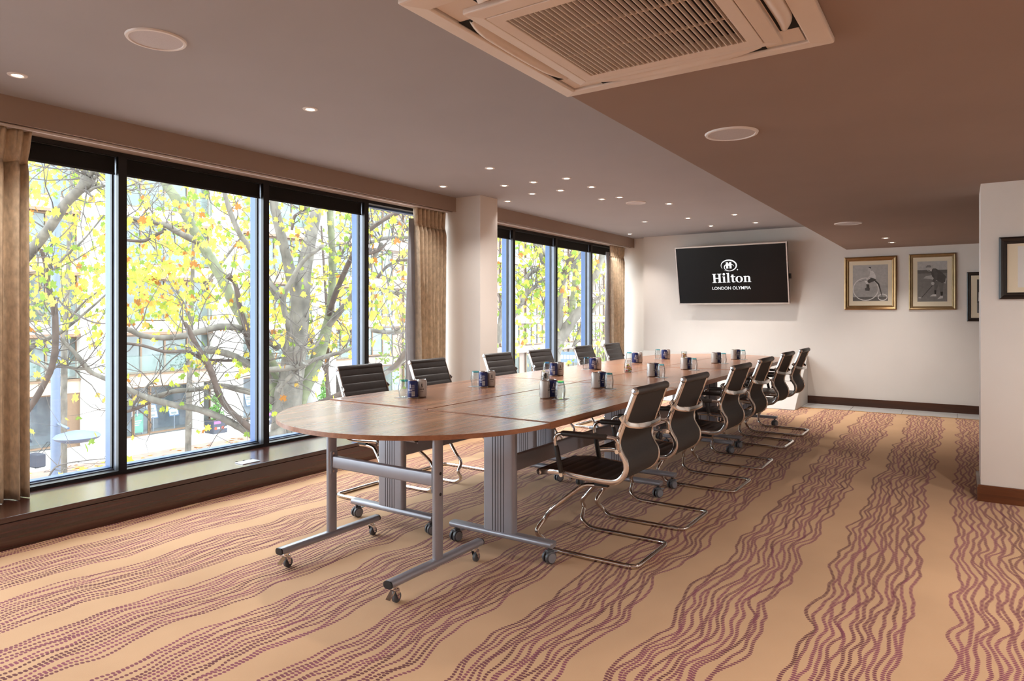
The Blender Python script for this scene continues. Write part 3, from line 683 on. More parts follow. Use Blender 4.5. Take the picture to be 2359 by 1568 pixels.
def make_glass():
    t = thing('tumbler', '', 'glass')
    o = [(0.0295, 0.0), (0.032, 0.02), (0.0345, 0.045), (0.0335, 0.07), (0.0295, 0.095), (0.0262, 0.107)]
    MB().lathe(o+[(0.0262, 0.1075)], seg=32).build('wall', M['glassware'], t, 40).data.polygons
    MB().lathe([(0.0, 0.1005), (0.0266, 0.1005), (0.0250, 0.112), (0.0, 0.112)], seg=32).build('thick_base', M['teal'], t, 40)
    MB().lathe([(0.0290, 0.0), (0.0302, 0.0008), (0.0302, 0.002), (0.0290, 0.002)], seg=32).build('rim', M['glassware'], t, 40)
    return t
def make_coaster():
    t = thing('coaster', '', 'coaster')
    MB().box(-0.046, 0.046, -0.046, 0.046, 0.0, 0.0012).build('card', M['coaster'], t)
    MB().box(-0.036, 0.036, -0.036, 0.036, 0.0012, 0.0014).build('print_square', grey(190), t)
    return t
RS = [((-2.183, 3.64), (-2.168, 3.708), (-2.085, 3.660)), ((-2.175, 4.335), (-2.160, 4.408), (-2.080, 4.350)), ((-2.173, 5.358), (-2.156, 5.424), (-2.072, 5.330)), ((-2.190, 6.222), (-2.168, 6.288), (-2.090, 6.205)), ((-2.190, 7.166), (-2.168, 7.232), (-2.095, 7.169)), ((-2.182, 7.880), (-2.160, 7.945), (-2.088, 7.905))]
LS = [((-2.853, 3.237), (-2.868, 3.170), (-2.945, 3.172)), ((-2.850, 3.990), (-2.874, 3.928), (-2.950, 3.936)), ((-2.858, 5.016), (-2.881, 4.950), (-2.962, 4.972)), ((-2.868, 5.762), (-2.890, 5.696), (-2.970, 5.720)), ((-2.875, 6.770), (-2.897, 6.704), (-2.975, 6.731)), ((-2.845, 7.520), (-2.858, 7.450), (-2.946, 7.478))]
protos = dict(silver=make_can(M['cansilver'], 'drink_can', M['canink'], -2.4), blue=make_can(M['canblue'], 'drink_can', M['canwhite'], 0.6), glass=make_glass(), coaster=make_coaster())
refresh_kids(); used = set()
def put(kind, loc, rz, lab, grp):
    if kind not in used:
        o = protos[kind]; used.add(kind); o.location = loc; o.rotation_euler = (0, 0, rz); o['label'] = lab; o['group'] = grp
    else: dup(protos[kind], loc, rz, lab, grp)
for side, rows, base in (('aisle side', RS, -0.5), ('window side', LS, -1.2)):
    for i, (s, b, g) in enumerate(rows):
        ZI = ZT+TZ[side][i//2]
        w = ('%s setting from the near end, %s' % (nth[i], side))
        fc = math.atan2(-s[1], -s[0])
        put('silver', (s[0], s[1], ZI), fc+(1.0 if side[0] == 'a' else 0.15)+random.uniform(-.2, .2), 'silver drink can, '+w, 'silver drink cans')
        put('blue', (b[0], b[1], ZI), fc+(0.25 if side[0] == 'a' else (-0.5 if i < 3 else 0.1)), 'navy blue drink can, '+w, 'navy blue drink cans')
        put('coaster', (g[0]+0.004, g[1], ZI), 0.2+random.uniform(-.1, .1), 'thin square coaster under the tumbler, '+w, 'square paper coasters')
        put('glass', (g[0], g[1], ZI+0.0014), 0, 'upturned clear tumbler, '+w, 'upturned tumblers')
# sweet jars
CANDY = [pbr('sweet_'+n, c, 0.35, var=0.05) for n, c in (('red', lin(206, 70, 70)), ('pink', lin(232, 160, 160)), ('yellow', lin(238, 206, 70)), ('green', lin(130, 190, 70)), ('orange', lin(240, 150, 70)), ('white', lin(240, 236, 230)))]
DARKC = [pbr('mint_'+n, c, 0.5, var=0.05) for n, c in (('white', lin(236, 228, 220)), ('cream', lin(224, 206, 190)), ('dark', lin(52, 44, 42)), ('white2', lin(240, 236, 232)))]
wr = MB()
wr.lathe([(0.0, 0.0), (0.006, 0.001), (0.0085, 0.006), (0.006, 0.011), (0.0, 0.012)], seg=8)
wr.prism([(0.007, -0.001, 0.006), (0.015, -0.006, 0.003), (0.015, 0.006, 0.009), (0.007, 0.001, 0.006)], (0, 0.001, 0.001))
wr.prism([(-0.007, -0.001, 0.006), (-0.015, -0.006, 0.009), (-0.015, 0.006, 0.003), (-0.007, 0.001, 0.006)], (0, 0.001, 0.001))
def vase(x, y, label, mats, hgt, fill, nme, seed):
    rnd = random.Random(seed)
    t = thing('sweet_jar', label, 'jar', (x, y, ZT), 0, 'glass jars of sweets')
    prof = [(0.026, 0.0), (0.033, 0.010), (0.0375, 0.028), (0.035, 0.052), (0.0295, 0.085), (0.0265, hgt)]
    MB().lathe(prof, seg=32).build('glass_wall', M['glassware'], t, 40)
    b = t.children[0]; b.data.materials.clear(); b.data.materials.append(M['glassware'])
    MB().lathe([(0.0, 0.001), (0.025, 0.001), (0.030, 0.010), (0.0, 0.010)], seg=28).build('thick_base', M['glassware'], t, 40)
    def rad(z):
        for (r0, z0), (r1, z1) in zip(prof, prof[1:]):
            if z0 <= z <= z1: return r0+(r1-r0)*(z-z0)/(z1-z0)
        return prof[-1][0]
    meshes = [wr.mesh('sweet', m, 40) for m in mats]; z = 0.011; k = 0
    while z < fill:
        rr = rad(z+0.006)-0.012
        for j in range(6):
            a = j*PI/3+k*0.5+rnd.uniform(-.2, .2); q = rr*rnd.uniform(0.85, 1.0) if j < 5 else 0
            o = bpy.data.objects.new('sweet', rnd.choice(meshes)); COL.objects.link(o)
            o.location = (x+q*math.cos(a), y+q*math.sin(a), ZT+z); o.rotation_euler = (rnd.uniform(-.5, .5), rnd.uniform(-.5, .5), rnd.uniform(0, 6))
            tag(o, 'small wrapped %s sweet inside the %s' % (nme, label.split(' holding')[0]), 'sweet', 'sweets in the '+label.split(' holding')[0])
        z += 0.0125; k += 1
vase(-2.48, 4.142, 'glass jar behind the nearest silver can holding pale striped sweets', DARKC, 0.122, 0.105, 'cream', 3)
vase(-2.515, 5.66, 'glass jar standing clear at the table middle holding red and yellow sweets', CANDY, 0.115, 0.062, 'coloured', 4)
vase(-2.48, 7.05, 'glass jar behind the fourth aisle-side can holding orange and green sweets', CANDY, 0.128, 0.108, 'bright', 5)

# ------------------------------------------------------------------ wall screen
YT0, YT1 = 10.30, 10.10           # depth of the lower and the upper edge: the screen tips forward
def on(px, py, y):
    d = at(px, py, 1.0)-Vector((0, 0, CAM_H)); return Vector((0, 0, CAM_H))+d*(y/d.y)
cl = (on(1564.5, 700.5, YT0)+on(1819, 699, YT0))/2; ct = (on(1555, 570.5, YT1)+on(1813, 556.5, YT1))/2
TW = ((on(1819, 699, YT0)-on(1564.5, 700.5, YT0)).length+(on(1813, 556.5, YT1)-on(1555, 570.5, YT1)).length)/2
xc = (cl.x+ct.x)/2; TH = math.hypot(ct.z-cl.z, YT0-YT1); tilt = math.asin((YT0-YT1)/TH)
tv = thing('television', 'large flat wall screen with white logo, tipped forward on the far wall', 'television', (xc, YT0, (cl.z)))
tv.rotation_euler = (tilt, 0, 0)      # local: x right, z up, -y towards the room
hw = TW/2; B = 0.016
MB().box(-hw, hw, 0.0, 0.045, 0, TH).build('housing', M['plastic'], tv, bevel=0.004)
bz = MB()
for a in ((-hw, hw, -0.012, 0.02, -0.004, B), (-hw, hw, -0.012, 0.02, TH-B, TH+0.004), (-hw, -hw+B, -0.012, 0.02, B, TH-B), (hw-B, hw, -0.012, 0.02, B, TH-B)): bz.box(*a)
bz.build('bezel', M['tvframe'], tv)
scr = MB().box(-hw+B, hw-B, -0.005, 0.0, B, TH-B).build('screen', M['screen'], tv)
MB().box(-0.2, 0.2, 0.045, 0.10, TH*0.3, TH*0.7).build('wall_bracket', M['plastic'], tv)
MB().box(-0.15, 0.15, 0.09, 0.186, 0.18, 0.34).build('wall_bracket', M['plastic'], tv)
MB().box(hw-0.01, hw+0.03, 0.03, 0.05, TH*0.40, TH*0.48).build('cable_box', M['plastic'], tv)
LY = -0.0056
def flat(name, polys, parent=scr, mat=None, y=LY):
    m = MB()
    for p in polys: m.prism([(a, y, b) for a, b in p], (0, -0.0004, 0))
    return m.build(name, mat or M['logo'], parent)
def ring_arc(cx, cy, ax, ay, a0, a1, w0, w1, rot=0.0, n=36):
    """crescent stroke: width runs w0 -> w1 -> w0 (sin)"""
    q = []
    for i in range(n):
        t0, t1 = a0+(a1-a0)*i/n, a0+(a1-a0)*(i+1)/n
        f = lambda t: w0+(w1-w0)*math.sin(PI*(t-a0)/(a1-a0))
        pt = lambda t, s: (cx+math.cos(t)*(ax+s*f(t)/2), cy+math.sin(t)*(ay+s*f(t)/2))
        q.append([pt(t0, -1), pt(t1, -1), pt(t1, 1), pt(t0, 1)])
    return q
u = TW/262.0                          # one photo pixel on the screen
lx, lz = -2*u, TH*0.655
# emblem: open oval swirl around a block letter
flat('emblem_ring', ring_arc(lx, lz, 18*u, 13*u, -2.2, 3.7, 0.4*u, 3.2*u)+ring_arc(lx+1*u, lz-4*u, 11.5*u, 8*u, 0.2, 4.6, 0.3*u, 2.4*u))
flat('emblem_letter', [[(lx-6.2*u, lz-7*u), (lx-1.2*u, lz-7*u), (lx-1.2*u, lz+8*u), (lx-6.2*u, lz+8*u)], [(lx+1.6*u, lz-7*u), (lx+6.6*u, lz-7*u), (lx+6.6*u, lz+8*u), (lx+1.6*u, lz+8*u)], [(lx-1.2*u, lz-0.6*u), (lx+1.6*u, lz-0.6*u), (lx+1.6*u, lz+2.4*u), (lx-1.2*u, lz+2.4*u)]])
flat('registered_mark', ring_arc(lx+20*u, lz-10.5*u, 1.0*u, 1.0*u, 0, 2*PI, 0.9*u, 0.9*u, n=12))
# serif word, letter by letter (cell units: 1 = one pixel)
def letter(shapes, ox, oz): flat('letter', [[(ox+a*u, oz+b*u) for a, b in p] for p in shapes])
R_ = lambda a, b, c, d: [(a, b), (c, b), (c, d), (a, d)]
oz = lz-41*u; ox = -43*u
letter([R_(2.5, 0, 7.5, 22), R_(15, 0, 20, 22), R_(7.5, 9.8, 15, 12), R_(0, 0, 10, 1.4), R_(0, 20.6, 10, 22), R_(12.5, 0, 22.5, 1.4), R_(12.5, 20.6, 22.5, 22)], ox, oz)
ci = [(4.2+2.9*math.cos(2*PI*i/16), 20.3+2.9*math.sin(2*PI*i/16)) for i in range(16)]
letter([R_(1.9, 0, 6.5, 14.5), R_(0, 0, 8.6, 1.3), [(0, 13.4), (1.9, 13.4), (6.5, 14.9), (6.5, 15.2), (0, 14.6)], ci], ox+24*u, oz)
letter([R_(1.9, 0, 6.5, 23), R_(0, 0, 8.6, 1.3), [(0, 21.6), (1.9, 21.6), (6.5, 23.2), (6.5, 23.5), (0, 22.8)]], ox+34*u, oz)
letter([R_(2.4, 2.5, 6.8, 19), R_(0, 12.8, 11, 14.6), [(2.4, 3), (3.4, 0.6), (5.6, -0.3), (8.2, 0), (10.8, 1.4), (10.8, 2.6), (8, 2.0), (6.8, 3.0)], [(0, 14.6), (2.4, 14.6), (6.8, 19), (5.6, 19), (2.4, 17)]], ox+44*u, oz)
on_ = [[(8.6+math.cos(a0)*ra*kx, 7.3+math.sin(a0)*rb) for a0, ra, kx, rb in ((2*PI*i/20, 6.0, 0.62, 6.6), (2*PI*(i+1)/20, 6.0, 0.62, 6.6), (2*PI*(i+1)/20, 8.6, 1, 7.9), (2*PI*i/20, 8.6, 1, 7.9))] for i in range(20)]
letter(on_, ox+55*u, oz)
letter([R_(1.9, 0, 6.3, 14.5), R_(0, 0, 8.2, 1.3), [(0, 13.4), (1.9, 13.4), (6.3, 14.9), (6.3, 15.2), (0, 14.6)], R_(11.2, 0, 15.6, 10), R_(9.4, 0, 17.6, 1.3), [(6.3, 11.4), (9.5, 13), (11.2, 11.6), (11.2, 10), (15.6, 10), (15.2, 12.4), (13.6, 14.4), (11.2, 15.2), (8.6, 14.8), (6.3, 13.4)]], ox+73.5*u, oz)
def text(s, size, x, z, parent, mat, y, rx=PI/2, name='lettering', bold=0.0):
    cu = bpy.data.curves.new('t', 'FONT'); cu.body = s; cu.size = size; cu.align_x = 'CENTER'; cu.extrude = 0.0003; cu.offset = bold
    tmp = bpy.data.objects.new('t', cu); COL.objects.link(tmp)
    dg = bpy.context.evaluated_depsgraph_get(); me = bpy.data.meshes.new_from_object(tmp.evaluated_get(dg)); bpy.data.objects.remove(tmp)
    me.materials.clear(); me.materials.append(mat); me.name = name
    o = bpy.data.objects.new(name, me); COL.objects.link(o); o.parent = parent; o.location = (x, y, z); o.rotation_euler = (rx, 0, 0)
    return o
text('LONDON OLYMPIA', 10.3*u, 0.5*u, lz-58*u, scr, M['logo'], LY-0.0003, bold=0.0005)

# ------------------------------------------------------------------ framed photographs (local: x right, z up, room towards -y)
def picture(name, label, x0, x1, z0, z1, yw, fw, mats, prnt, bg_v, shapes, depth=0.028):
    w, h = x1-x0, z1-z0
    t = thing(name, label, 'picture', ((x0+x1)/2, yw, z0))
    o = [(-w/2, 0), (w/2, 0), (w/2, h), (-w/2, h)]
    def rail(i):                       # mitred moulding with a step
        a, b = o[i], o[(i+1) % 4]; c = (0, h/2)
        def ins(p, d): return (p[0]+(d if p[0] < 0 else -d), p[1]+(d if p[1] < h/2 else -d))
        rings = [(0, 0.0), (0, -depth*0.8), (fw*0.25, -depth), (fw*0.5, -depth*0.8), (fw*0.62, -depth*0.62), (fw*0.8, -depth*0.66), (fw, -depth*0.4), (fw, 0.0)]
        m = MB(); n = len(rings); vs = []
        for p in (a, b):
            for d, y in rings: q = ins(p, d); vs.append((q[0], y, q[1]))
        m.add(vs, [(k, (k+1) % n, n+(k+1) % n, n+k) for k in range(n)]+[tuple(range(n)), tuple(range(n, 2*n))])
        m.build('frame_rail', mats, t, 30)
    for i in range(4): rail(i)
    m = MB().box(-w/2+fw*0.9, w/2-fw*0.9, -depth*0.35, -0.001, fw*0.9, h-fw*0.9).build('mount_board', M['mount'], t)
    px0, px1, pz0, pz1 = prnt          # fractions of the frame
    X = lambda f: -w/2+f*w
    Z = lambda f: f*h
    pr = MB().box(X(px0), X(px1), -depth*0.35-0.0008, -depth*0.35, Z(pz0), Z(pz1)).build('print', bg_v if not isinstance(bg_v, int) else grey(bg_v, 4), t)
    y = -depth*0.35-0.001
    PX = lambda a: X(px0+(px1-px0)*a)
    PZ = lambda b: Z(pz0+(pz1-pz0)*b)
    for i, (nm, v, pts) in enumerate(shapes):
        m = MB()
        if isinstance(pts[0], tuple) and len(pts[0]) == 2: m.prism([(PX(a), y-i*0.00012, PZ(b)) for a, b in pts], (0, -0.0001, 0))
        else:
            for q in pts: m.prism([(PX(a), y-i*0.00012, PZ(b)) for a, b in q], (0, -0.0001, 0))
        m.build(nm, grey(v, 4), pr)
    return t
def ell(cx, cy, rx, ry, n=18): return [(cx+rx*math.cos(2*PI*i/n), cy+ry*math.sin(2*PI*i/n)) for i in range(n)]
def ringp(cx, cy, rx, ry, w, n=28): return [[(cx+(rx+s*w)*math.cos(t), cy+(ry+s*w)*math.sin(t)) for t, s in ((2*PI*i/n, -.5), (2*PI*(i+1)/n, -.5), (2*PI*(i+1)/n, .5), (2*PI*i/n, .5))] for i in range(n)]
cyc = [('floor_tone', 96, [(0, 0), (1, 0), (1, .12), (0, .11)]), ('backdrop_tone', 158, [(0, .12), (1, .12), (1, .45), (0, .30)]),
       ('big_wheel', 214, ringp(.37, .33, .36, .31, .022)), ('small_wheel', 214, ringp(.85, .10, .125, .085, .024)),
       ('frame_tube', 60, [(.60, .58), (.66, .57), (.76, .47), (.80, .32), (.845, .12), (.825, .12), (.775, .31), (.72, .45), (.63, .54)]),
       ('handlebar', 90, [(.17, .53), (.40, .59), (.40, .60), (.17, .54)]),
       ('shorts', 70, [(.40, .52), (.46, .49), (.62, .55), (.67, .60), (.56, .66), (.44, .58)]),
       ('torso', 206, [(.50, .66), (.66, .60), (.67, .66), (.62, .78), (.56, .84), (.50, .82)]),
       ('arm', 200, [(.50, .80), (.55, .80), (.52, .68), (.42, .58), (.38, .60), (.48, .70)]),
       ('neck', 190, [(.49, .82), (.53, .82), (.52, .88), (.49, .87)]), ('head', 184, ell(.475, .885, .045, .05)), ('hair', 56, [(.44, .91), (.47, .945), (.52, .935), (.53, .89), (.51, .905), (.46, .925)]),
       ('leg', 206, [(.33, .57), (.41, .56), (.47, .47), (.42, .44), (.36, .52)]), ('sock', 62, [(.39, .47), (.46, .46), (.47, .36), (.40, .36)]), ('boot', 80, [(.36, .29), (.48, .28), (.49, .35), (.40, .38), (.35, .35)])]
picture('framed_photograph', 'bronze-framed grey photograph of a cyclist on a big-wheeled cycle', -1.36, -0.72, 1.342, 2.072, YW, 0.058, M['gold'], (0.165, 0.835, 0.165, 0.845), 168, cyc)
glf = [('sky_tone', 172, [(0, .78), (1, .78), (1, 1), (0, 1)]), ('bank_tone', 92, [(0, .70), (1, .70), (1, .78), (0, .79)]), ('sand_tone', 168, [(.2, .58), (.5, .55), (.95, .44), (.99, .56), (.6, .66), (.3, .64)]),
       ('club', 60, [(.12, .095), (.50, .40), (.515, .39), (.135, .085)]), ('club_head', 200, [(.03, .09), (.13, .085), (.14, .105), (.04, .11)]),
       ('leg', 100, [(.57, .52), (.74, .50), (.70, .38), (.64, .28), (.57, .28)]), ('leg', 104, [(.70, .50), (.90, .52), (.87, .36), (.86, .24), (.76, .24)]),
       ('sock', 44, [(.57, .28), (.64, .28), (.63, .17), (.58, .17)]), ('sock', 44, [(.77, .24), (.86, .24), (.85, .14), (.79, .14)]), ('shoe', 190, [(.42, .13), (.64, .13), (.63, .18), (.52, .18)]), ('shoe', 190, [(.67, .06), (.86, .08), (.86, .14), (.78, .14)]),
       ('jacket', 76, [(.45, .74), (.52, .82), (.62, .82), (.82, .72), (.96, .62), (.93, .48), (.84, .45), (.70, .50), (.58, .56), (.50, .62)]), ('sleeve', 84, [(.52, .80), (.60, .80), (.68, .70), (.66, .56), (.56, .47), (.50, .50), (.57, .60), (.55, .70)]),
       ('hands', 180, ell(.52, .45, .055, .04)), ('collar', 214, [(.44, .77), (.49, .79), (.47, .74)]), ('head', 176, ell(.40, .81, .07, .06)), ('moustache', 50, [(.36, .785), (.43, .78), (.42, .765), (.37, .77)]), ('cap', 120, [(.28, .86), (.33, .90), (.43, .905), (.47, .87), (.46, .845), (.34, .85), (.29, .845)])]
picture('framed_photograph', 'dull gold-framed grey photograph of a stooping golfer', -0.580, -0.052, 1.340, 2.078, YW, 0.046, M['gold2'], (0.185, 0.815, 0.145, 0.865), 118, glf)
grp = [('field_tone', 110, [(0, 0), (1, 0), (1, .3), (0, .3)])]
for k in range(4):
    c = .12+.25*k; grp += [('figure', 196, [(c-.08, .35), (c+.08, .35), (c+.07, .62), (c-.07, .62)]), ('figure', 70, [(c-.07, .10), (c+.07, .10), (c+.07, .35), (c-.07, .35)]), ('face', 188, ell(c, .70, .05, .055))]
picture('framed_photograph', 'black-framed dark group photograph half hidden by the right wall', 0.062, 0.60, 1.19, 1.82, YW, 0.044, M['blackfr'], (0.2, 0.8, 0.17, 0.85), 62, grp)
skt = [('border_line', 206, ringp(.5, .5, .42, .44, .01, 4)), ('hill_line', 190, [(.10, .60), (.25, .78), (.40, .70), (.60, .82), (.85, .60), (.6, .79), (.40, .68), (.25, .75)]), ('shade', 196, [(.10, .55), (.24, .68), (.38, .62), (.40, .52), (.2, .50)]), ('line', 170, [(.1, .40), (.5, .46), (.9, .38), (.5, .45)]), ('line', 176, [(.2, .30), (.6, .33), (.8, .27), (.6, .32)])]
picture('framed_drawing', 'black-framed pale pencil drawing on the near right wall', 0.214, 0.86, 1.386, 1.806, 5.654, 0.046, M['blackfr'], (0.16, 0.84, 0.19, 0.85), M['paper'], skt)

# ------------------------------------------------------------------ the street outside
ZG, XF = -4.0, -29.3
X_ = dict(
    road=pbr('brown_block_paving', lin(140, 116, 104), 0.8, var=0.16, scale=3, bump=0.3, bscale=30), pave=pbr('pale_pavement', lin(180, 176, 172), 0.8, var=0.05, scale=2),
    stone=pbr('white_stone', lin(186, 181, 174), 0.7, var=0.03, scale=1), cream=pbr('cream_panel', lin(186, 164, 142), 0.6, var=0.04, scale=1), bronze=pbr('bronze_metal', lin(122, 98, 78), 0.45, 0.2),
    glass=pbr('street_glass', lin(88, 98, 96), 0.06, 0.0, var=0.35, scale=1.3, spec=0.8), glassd=pbr('lit_shop_tone', lin(168, 170, 178), 0.7, var=0.35, scale=1.2), bal=thin_glass('balustrade_glass', (0.88, 0.92, 0.90, 1), 1.0), shop=thin_glass('shop_glass', (0.92, 0.95, 0.96, 1), 1.2),  # shop interior colour lightened to stand in for its inside lamps
    taupe=pbr('taupe_render', lin(140, 124, 114), 0.75, var=0.05, scale=1), post=pbr('grey_post_paint', lin(96, 106, 126), 0.5, 0.1, var=0.03), bark=pbr('plane_bark', lin(96, 90, 82), 0.85, var=0.42, scale=7, bump=0.5, bscale=18, stretch=(1, 1, 0.5)),
    moss=pbr('mossy_bark', lin(94, 96, 72), 0.85, var=0.28, scale=6, bump=0.5, bscale=18), dark=pbr('dark_bark', lin(72, 60, 53), 0.85, var=0.3, scale=7, bump=0.4, bscale=18), twig=pbr('twig_bark', lin(80, 73, 68), 0.85, var=0.2),
    box=pbr('dark_planter', lin(64, 66, 76), 0.5), green=pbr('topiary_green', lin(96, 140, 66), 0.8, var=0.4, scale=14), red=pbr('red_print', lin(214, 70, 50), 0.5), purple=pbr('purple_print', lin(150, 90, 170), 0.5),
    coat=pbr('dark_cloth', lin(58, 60, 70), 0.8), skin=pbr('skin', lin(206, 164, 140), 0.6), hair=pbr('brown_hair', lin(70, 50, 40), 0.7), board=pbr('blue_grey_board', lin(92, 112, 140), 0.5), greenb=pbr('green_board', lin(120, 170, 150), 0.6), blue=pbr('blue_banner', lin(110, 126, 180), 0.6), soil=pbr('soil', lin(70, 56, 46), 0.9),
)
struct('ground_road', MB().box(-26.0, -5.2, -14, 90, ZG-0.2, ZG-0.06), X_['road'])
struct('ground_pavement', MB().box(-31.5, -26.0, -14, 90, ZG-0.2, ZG), X_['pave'])
def window_unit(parent, y0, y1, z0, z1, xf, cols, glass, frame, bars=True):
    f = MB(); d = 0.07
    f.box(xf-0.10, xf, y0, y1, z0, z0+d).box(xf-0.10, xf, y0, y1, z1-d, z1)
    for i in range(cols+1):
        c = y0+(y1-y0)*i/cols; f.box(xf-0.10, xf, max(y0, c-d/2), min(y1, c+d/2), z0+d, z1-d)
    w = f.build('window', frame, parent)
    for i in range(cols):
        a, b = y0+(y1-y0)*i/cols+d/2, y0+(y1-y0)*(i+1)/cols-d/2
        MB().box(xf-0.08, xf-0.06, a, b, z0+d, z1-d).build('pane', glass, w)
    return w
bA = thing('office_building', 'white stone office building with bronze shopfronts across the street', 'building', (XF, 17, ZG))
bA.location = (0, 0, 0)
MB().box(XF-7, XF-1.6, 2.0, 27.4, ZG, 10.2).build('core', X_['glassd'], bA)
PIL = [6.9, 12.75, 18.45, 24.3]
for y in PIL: MB().box(XF-1.2, XF+0.25, y, y+1.5, ZG, 10.2).build('pilaster', X_['stone'], bA, bevel=0.02)
MB().box(XF-1.5, XF+0.5, 2.0, 27.4, 10.2, 10.5).build('roof_edge', X_['cream'], bA)
floors = [(-1.30, 0.37), (0.98, 2.80), (3.42, 5.24), (5.86, 7.70), (8.3, 9.9)]
bays = [(2.0, 6.9), (8.4, 12.75), (14.25, 18.45), (19.95, 24.3), (25.8, 27.4)]
for (y0, y1) in bays:
    n = max(1, round((y1-y0)/1.05))
    for k, (z0, z1) in enumerate(floors):
        window_unit(bA, y0, y1, z0, z1, XF-0.25, n, X_['glass'], X_['bronze'])
        zb0 = z1; zb1 = floors[k+1][0] if k+1 < len(floors) else 10.2
        m = max(1, round((y1-y0)/2.1))
        for i in range(m): MB().box(XF-0.5, XF+0.02, y0+(y1-y0)*i/m+0.012, y0+(y1-y0)*(i+1)/m-0.012, zb0+0.12, zb1-0.02).build('band_panel', X_['cream' if k % 2 else 'stone'], bA)
        MB().box(XF-0.5, XF+0.10, y0, y1, zb0, zb0+0.12).build('band_strip', X_['bronze'], bA)
        MB().box(XF+0.02, XF+0.04, y0, y1, z0+0.02, z0+0.75).build('balustrade', X_['bal'], bA)
    m = max(1, round((y1-y0)/1.3))
    for i in range(m): MB().box(XF-0.4, XF+0.05, y0+(y1-y0)*i/m+0.012, y0+(y1-y0)*(i+1)/m-0.012, -1.86, -1.36).build('fascia_panel', X_['cream'], bA)
    MB().box(XF-0.4, XF+0.12, y0, y1, -1.36, -1.30).build('band_strip', X_['bronze'], bA)
for y0, y1, c in ((2.0, 6.9, 3), (8.4, 12.0, 2), (15.62, 17.52, 1), (18.0, 18.45, 1), (19.95, 23.6, 2), (25.8, 27.4, 1)):
    window_unit(bA, y0, y1, ZG+0.05, -1.86, XF-0.1, c, X_['shop'], X_['bronze'])
for y0, y1 in ((14.25, 14.90), (14.92, 15.58)):
    w = window_unit(bA, y0, y1, ZG, -1.86, XF-0.1, 1, X_['shop'], X_['bronze']); w.name = 'door'
    hy = y1-0.1 if y0 < 14.5 else y0+0.1
    MB().tube([(XF-0.1, hy, -3.1), (XF-0.03, hy, -3.1), (XF-0.03, hy, -2.6), (XF-0.1, hy, -2.6)], 0.02, 8).build('handle', M['silver'], w)
MB().box(XF-0.6, XF+0.1, 17.54, 17.98, ZG, -1.86).build('pilaster', X_['stone'], bA)
MB().box(XF-0.35, XF+0.02, 12.0, 12.75, ZG, -1.3).build('pilaster', X_['bronze'], bA)
# far taupe building
bB = thing('apartment_block', 'taupe apartment block farther along the street with banded windows', 'building')
MB().box(XF-8, XF-0.2, 27.6, 86, ZG, 11).build('core', X_['taupe'], bB)
for k, z in enumerate((-3.6, -1.25, 1.1, 3.45, 5.8, 8.15)):
    MB().box(XF-0.3, XF+0.12, 27.6, 86, z+1.75, z+2.30).build('band', X_['stone' if k % 2 else 'taupe'], bB)
    y = 28.0
    while y < 84:
        window_unit(bB, y, y+2.6, z, z+1.72, XF-0.02, 3, X_['glass'], X_['bronze']); y += 3.6
# window displays
def stand(y, z, lab):
    t = thing('display_stand', lab, 'sign', (XF-0.55, y, ZG))
    MB().cyl((0, 0, 0.05), (0, 0, 0.7), 0.03, 8).build('stem', M['silver'], t); MB().lathe([(0.16, 0.0), (0.16, 0.03), (0.0, 0.05)], seg=16).build('foot', M['silver'], t)
    b = MB().box(-0.015, 0.015, -0.24, 0.24, 0, 0.66).build('panel', X_['board'], t); b.location = (0, 0, 0.62); b.rotation_euler = (0, -0.35, 0)
    for k in range(2): MB().box(0.015, 0.019, -0.20, 0.20, 0.05+0.30*k, 0.32+0.30*k).build('sheet', M['canwhite'], b)
    for k in range(2): MB().box(0.019, 0.021, -0.14, 0.12, 0.10+0.30*k, 0.20+0.30*k).build('sheet_print', grey(150), b)
stand(15.98, 0, 'tilted two-sheet display stand in the shop window, beside the glass door')
stand(16.95, 0, 'tilted two-sheet display stand in the shop window, away from the door')
stand(20.9, 0, 'tilted two-sheet display stand behind the right-hand planter')
t = thing('notice_board', 'pale green notice board behind the lower part of the glass door', 'sign', (XF-0.35, 15.22, ZG))
MB().box(-0.02, 0.02, -0.22, 0.22, 0.12, 0.95).build('panel', X_['greenb'], t, bevel=0.01)
for k in range(3): MB().box(0.02, 0.022, -0.14, 0.14-0.05*k, 0.62-0.09*k, 0.66-0.09*k).build('print_line', M['canwhite'], t)
for s in (-0.18, 0.18): MB().box(-0.03, 0.03, s-0.02, s+0.02, 0, 0.12).build('foot', M['silver'], t)
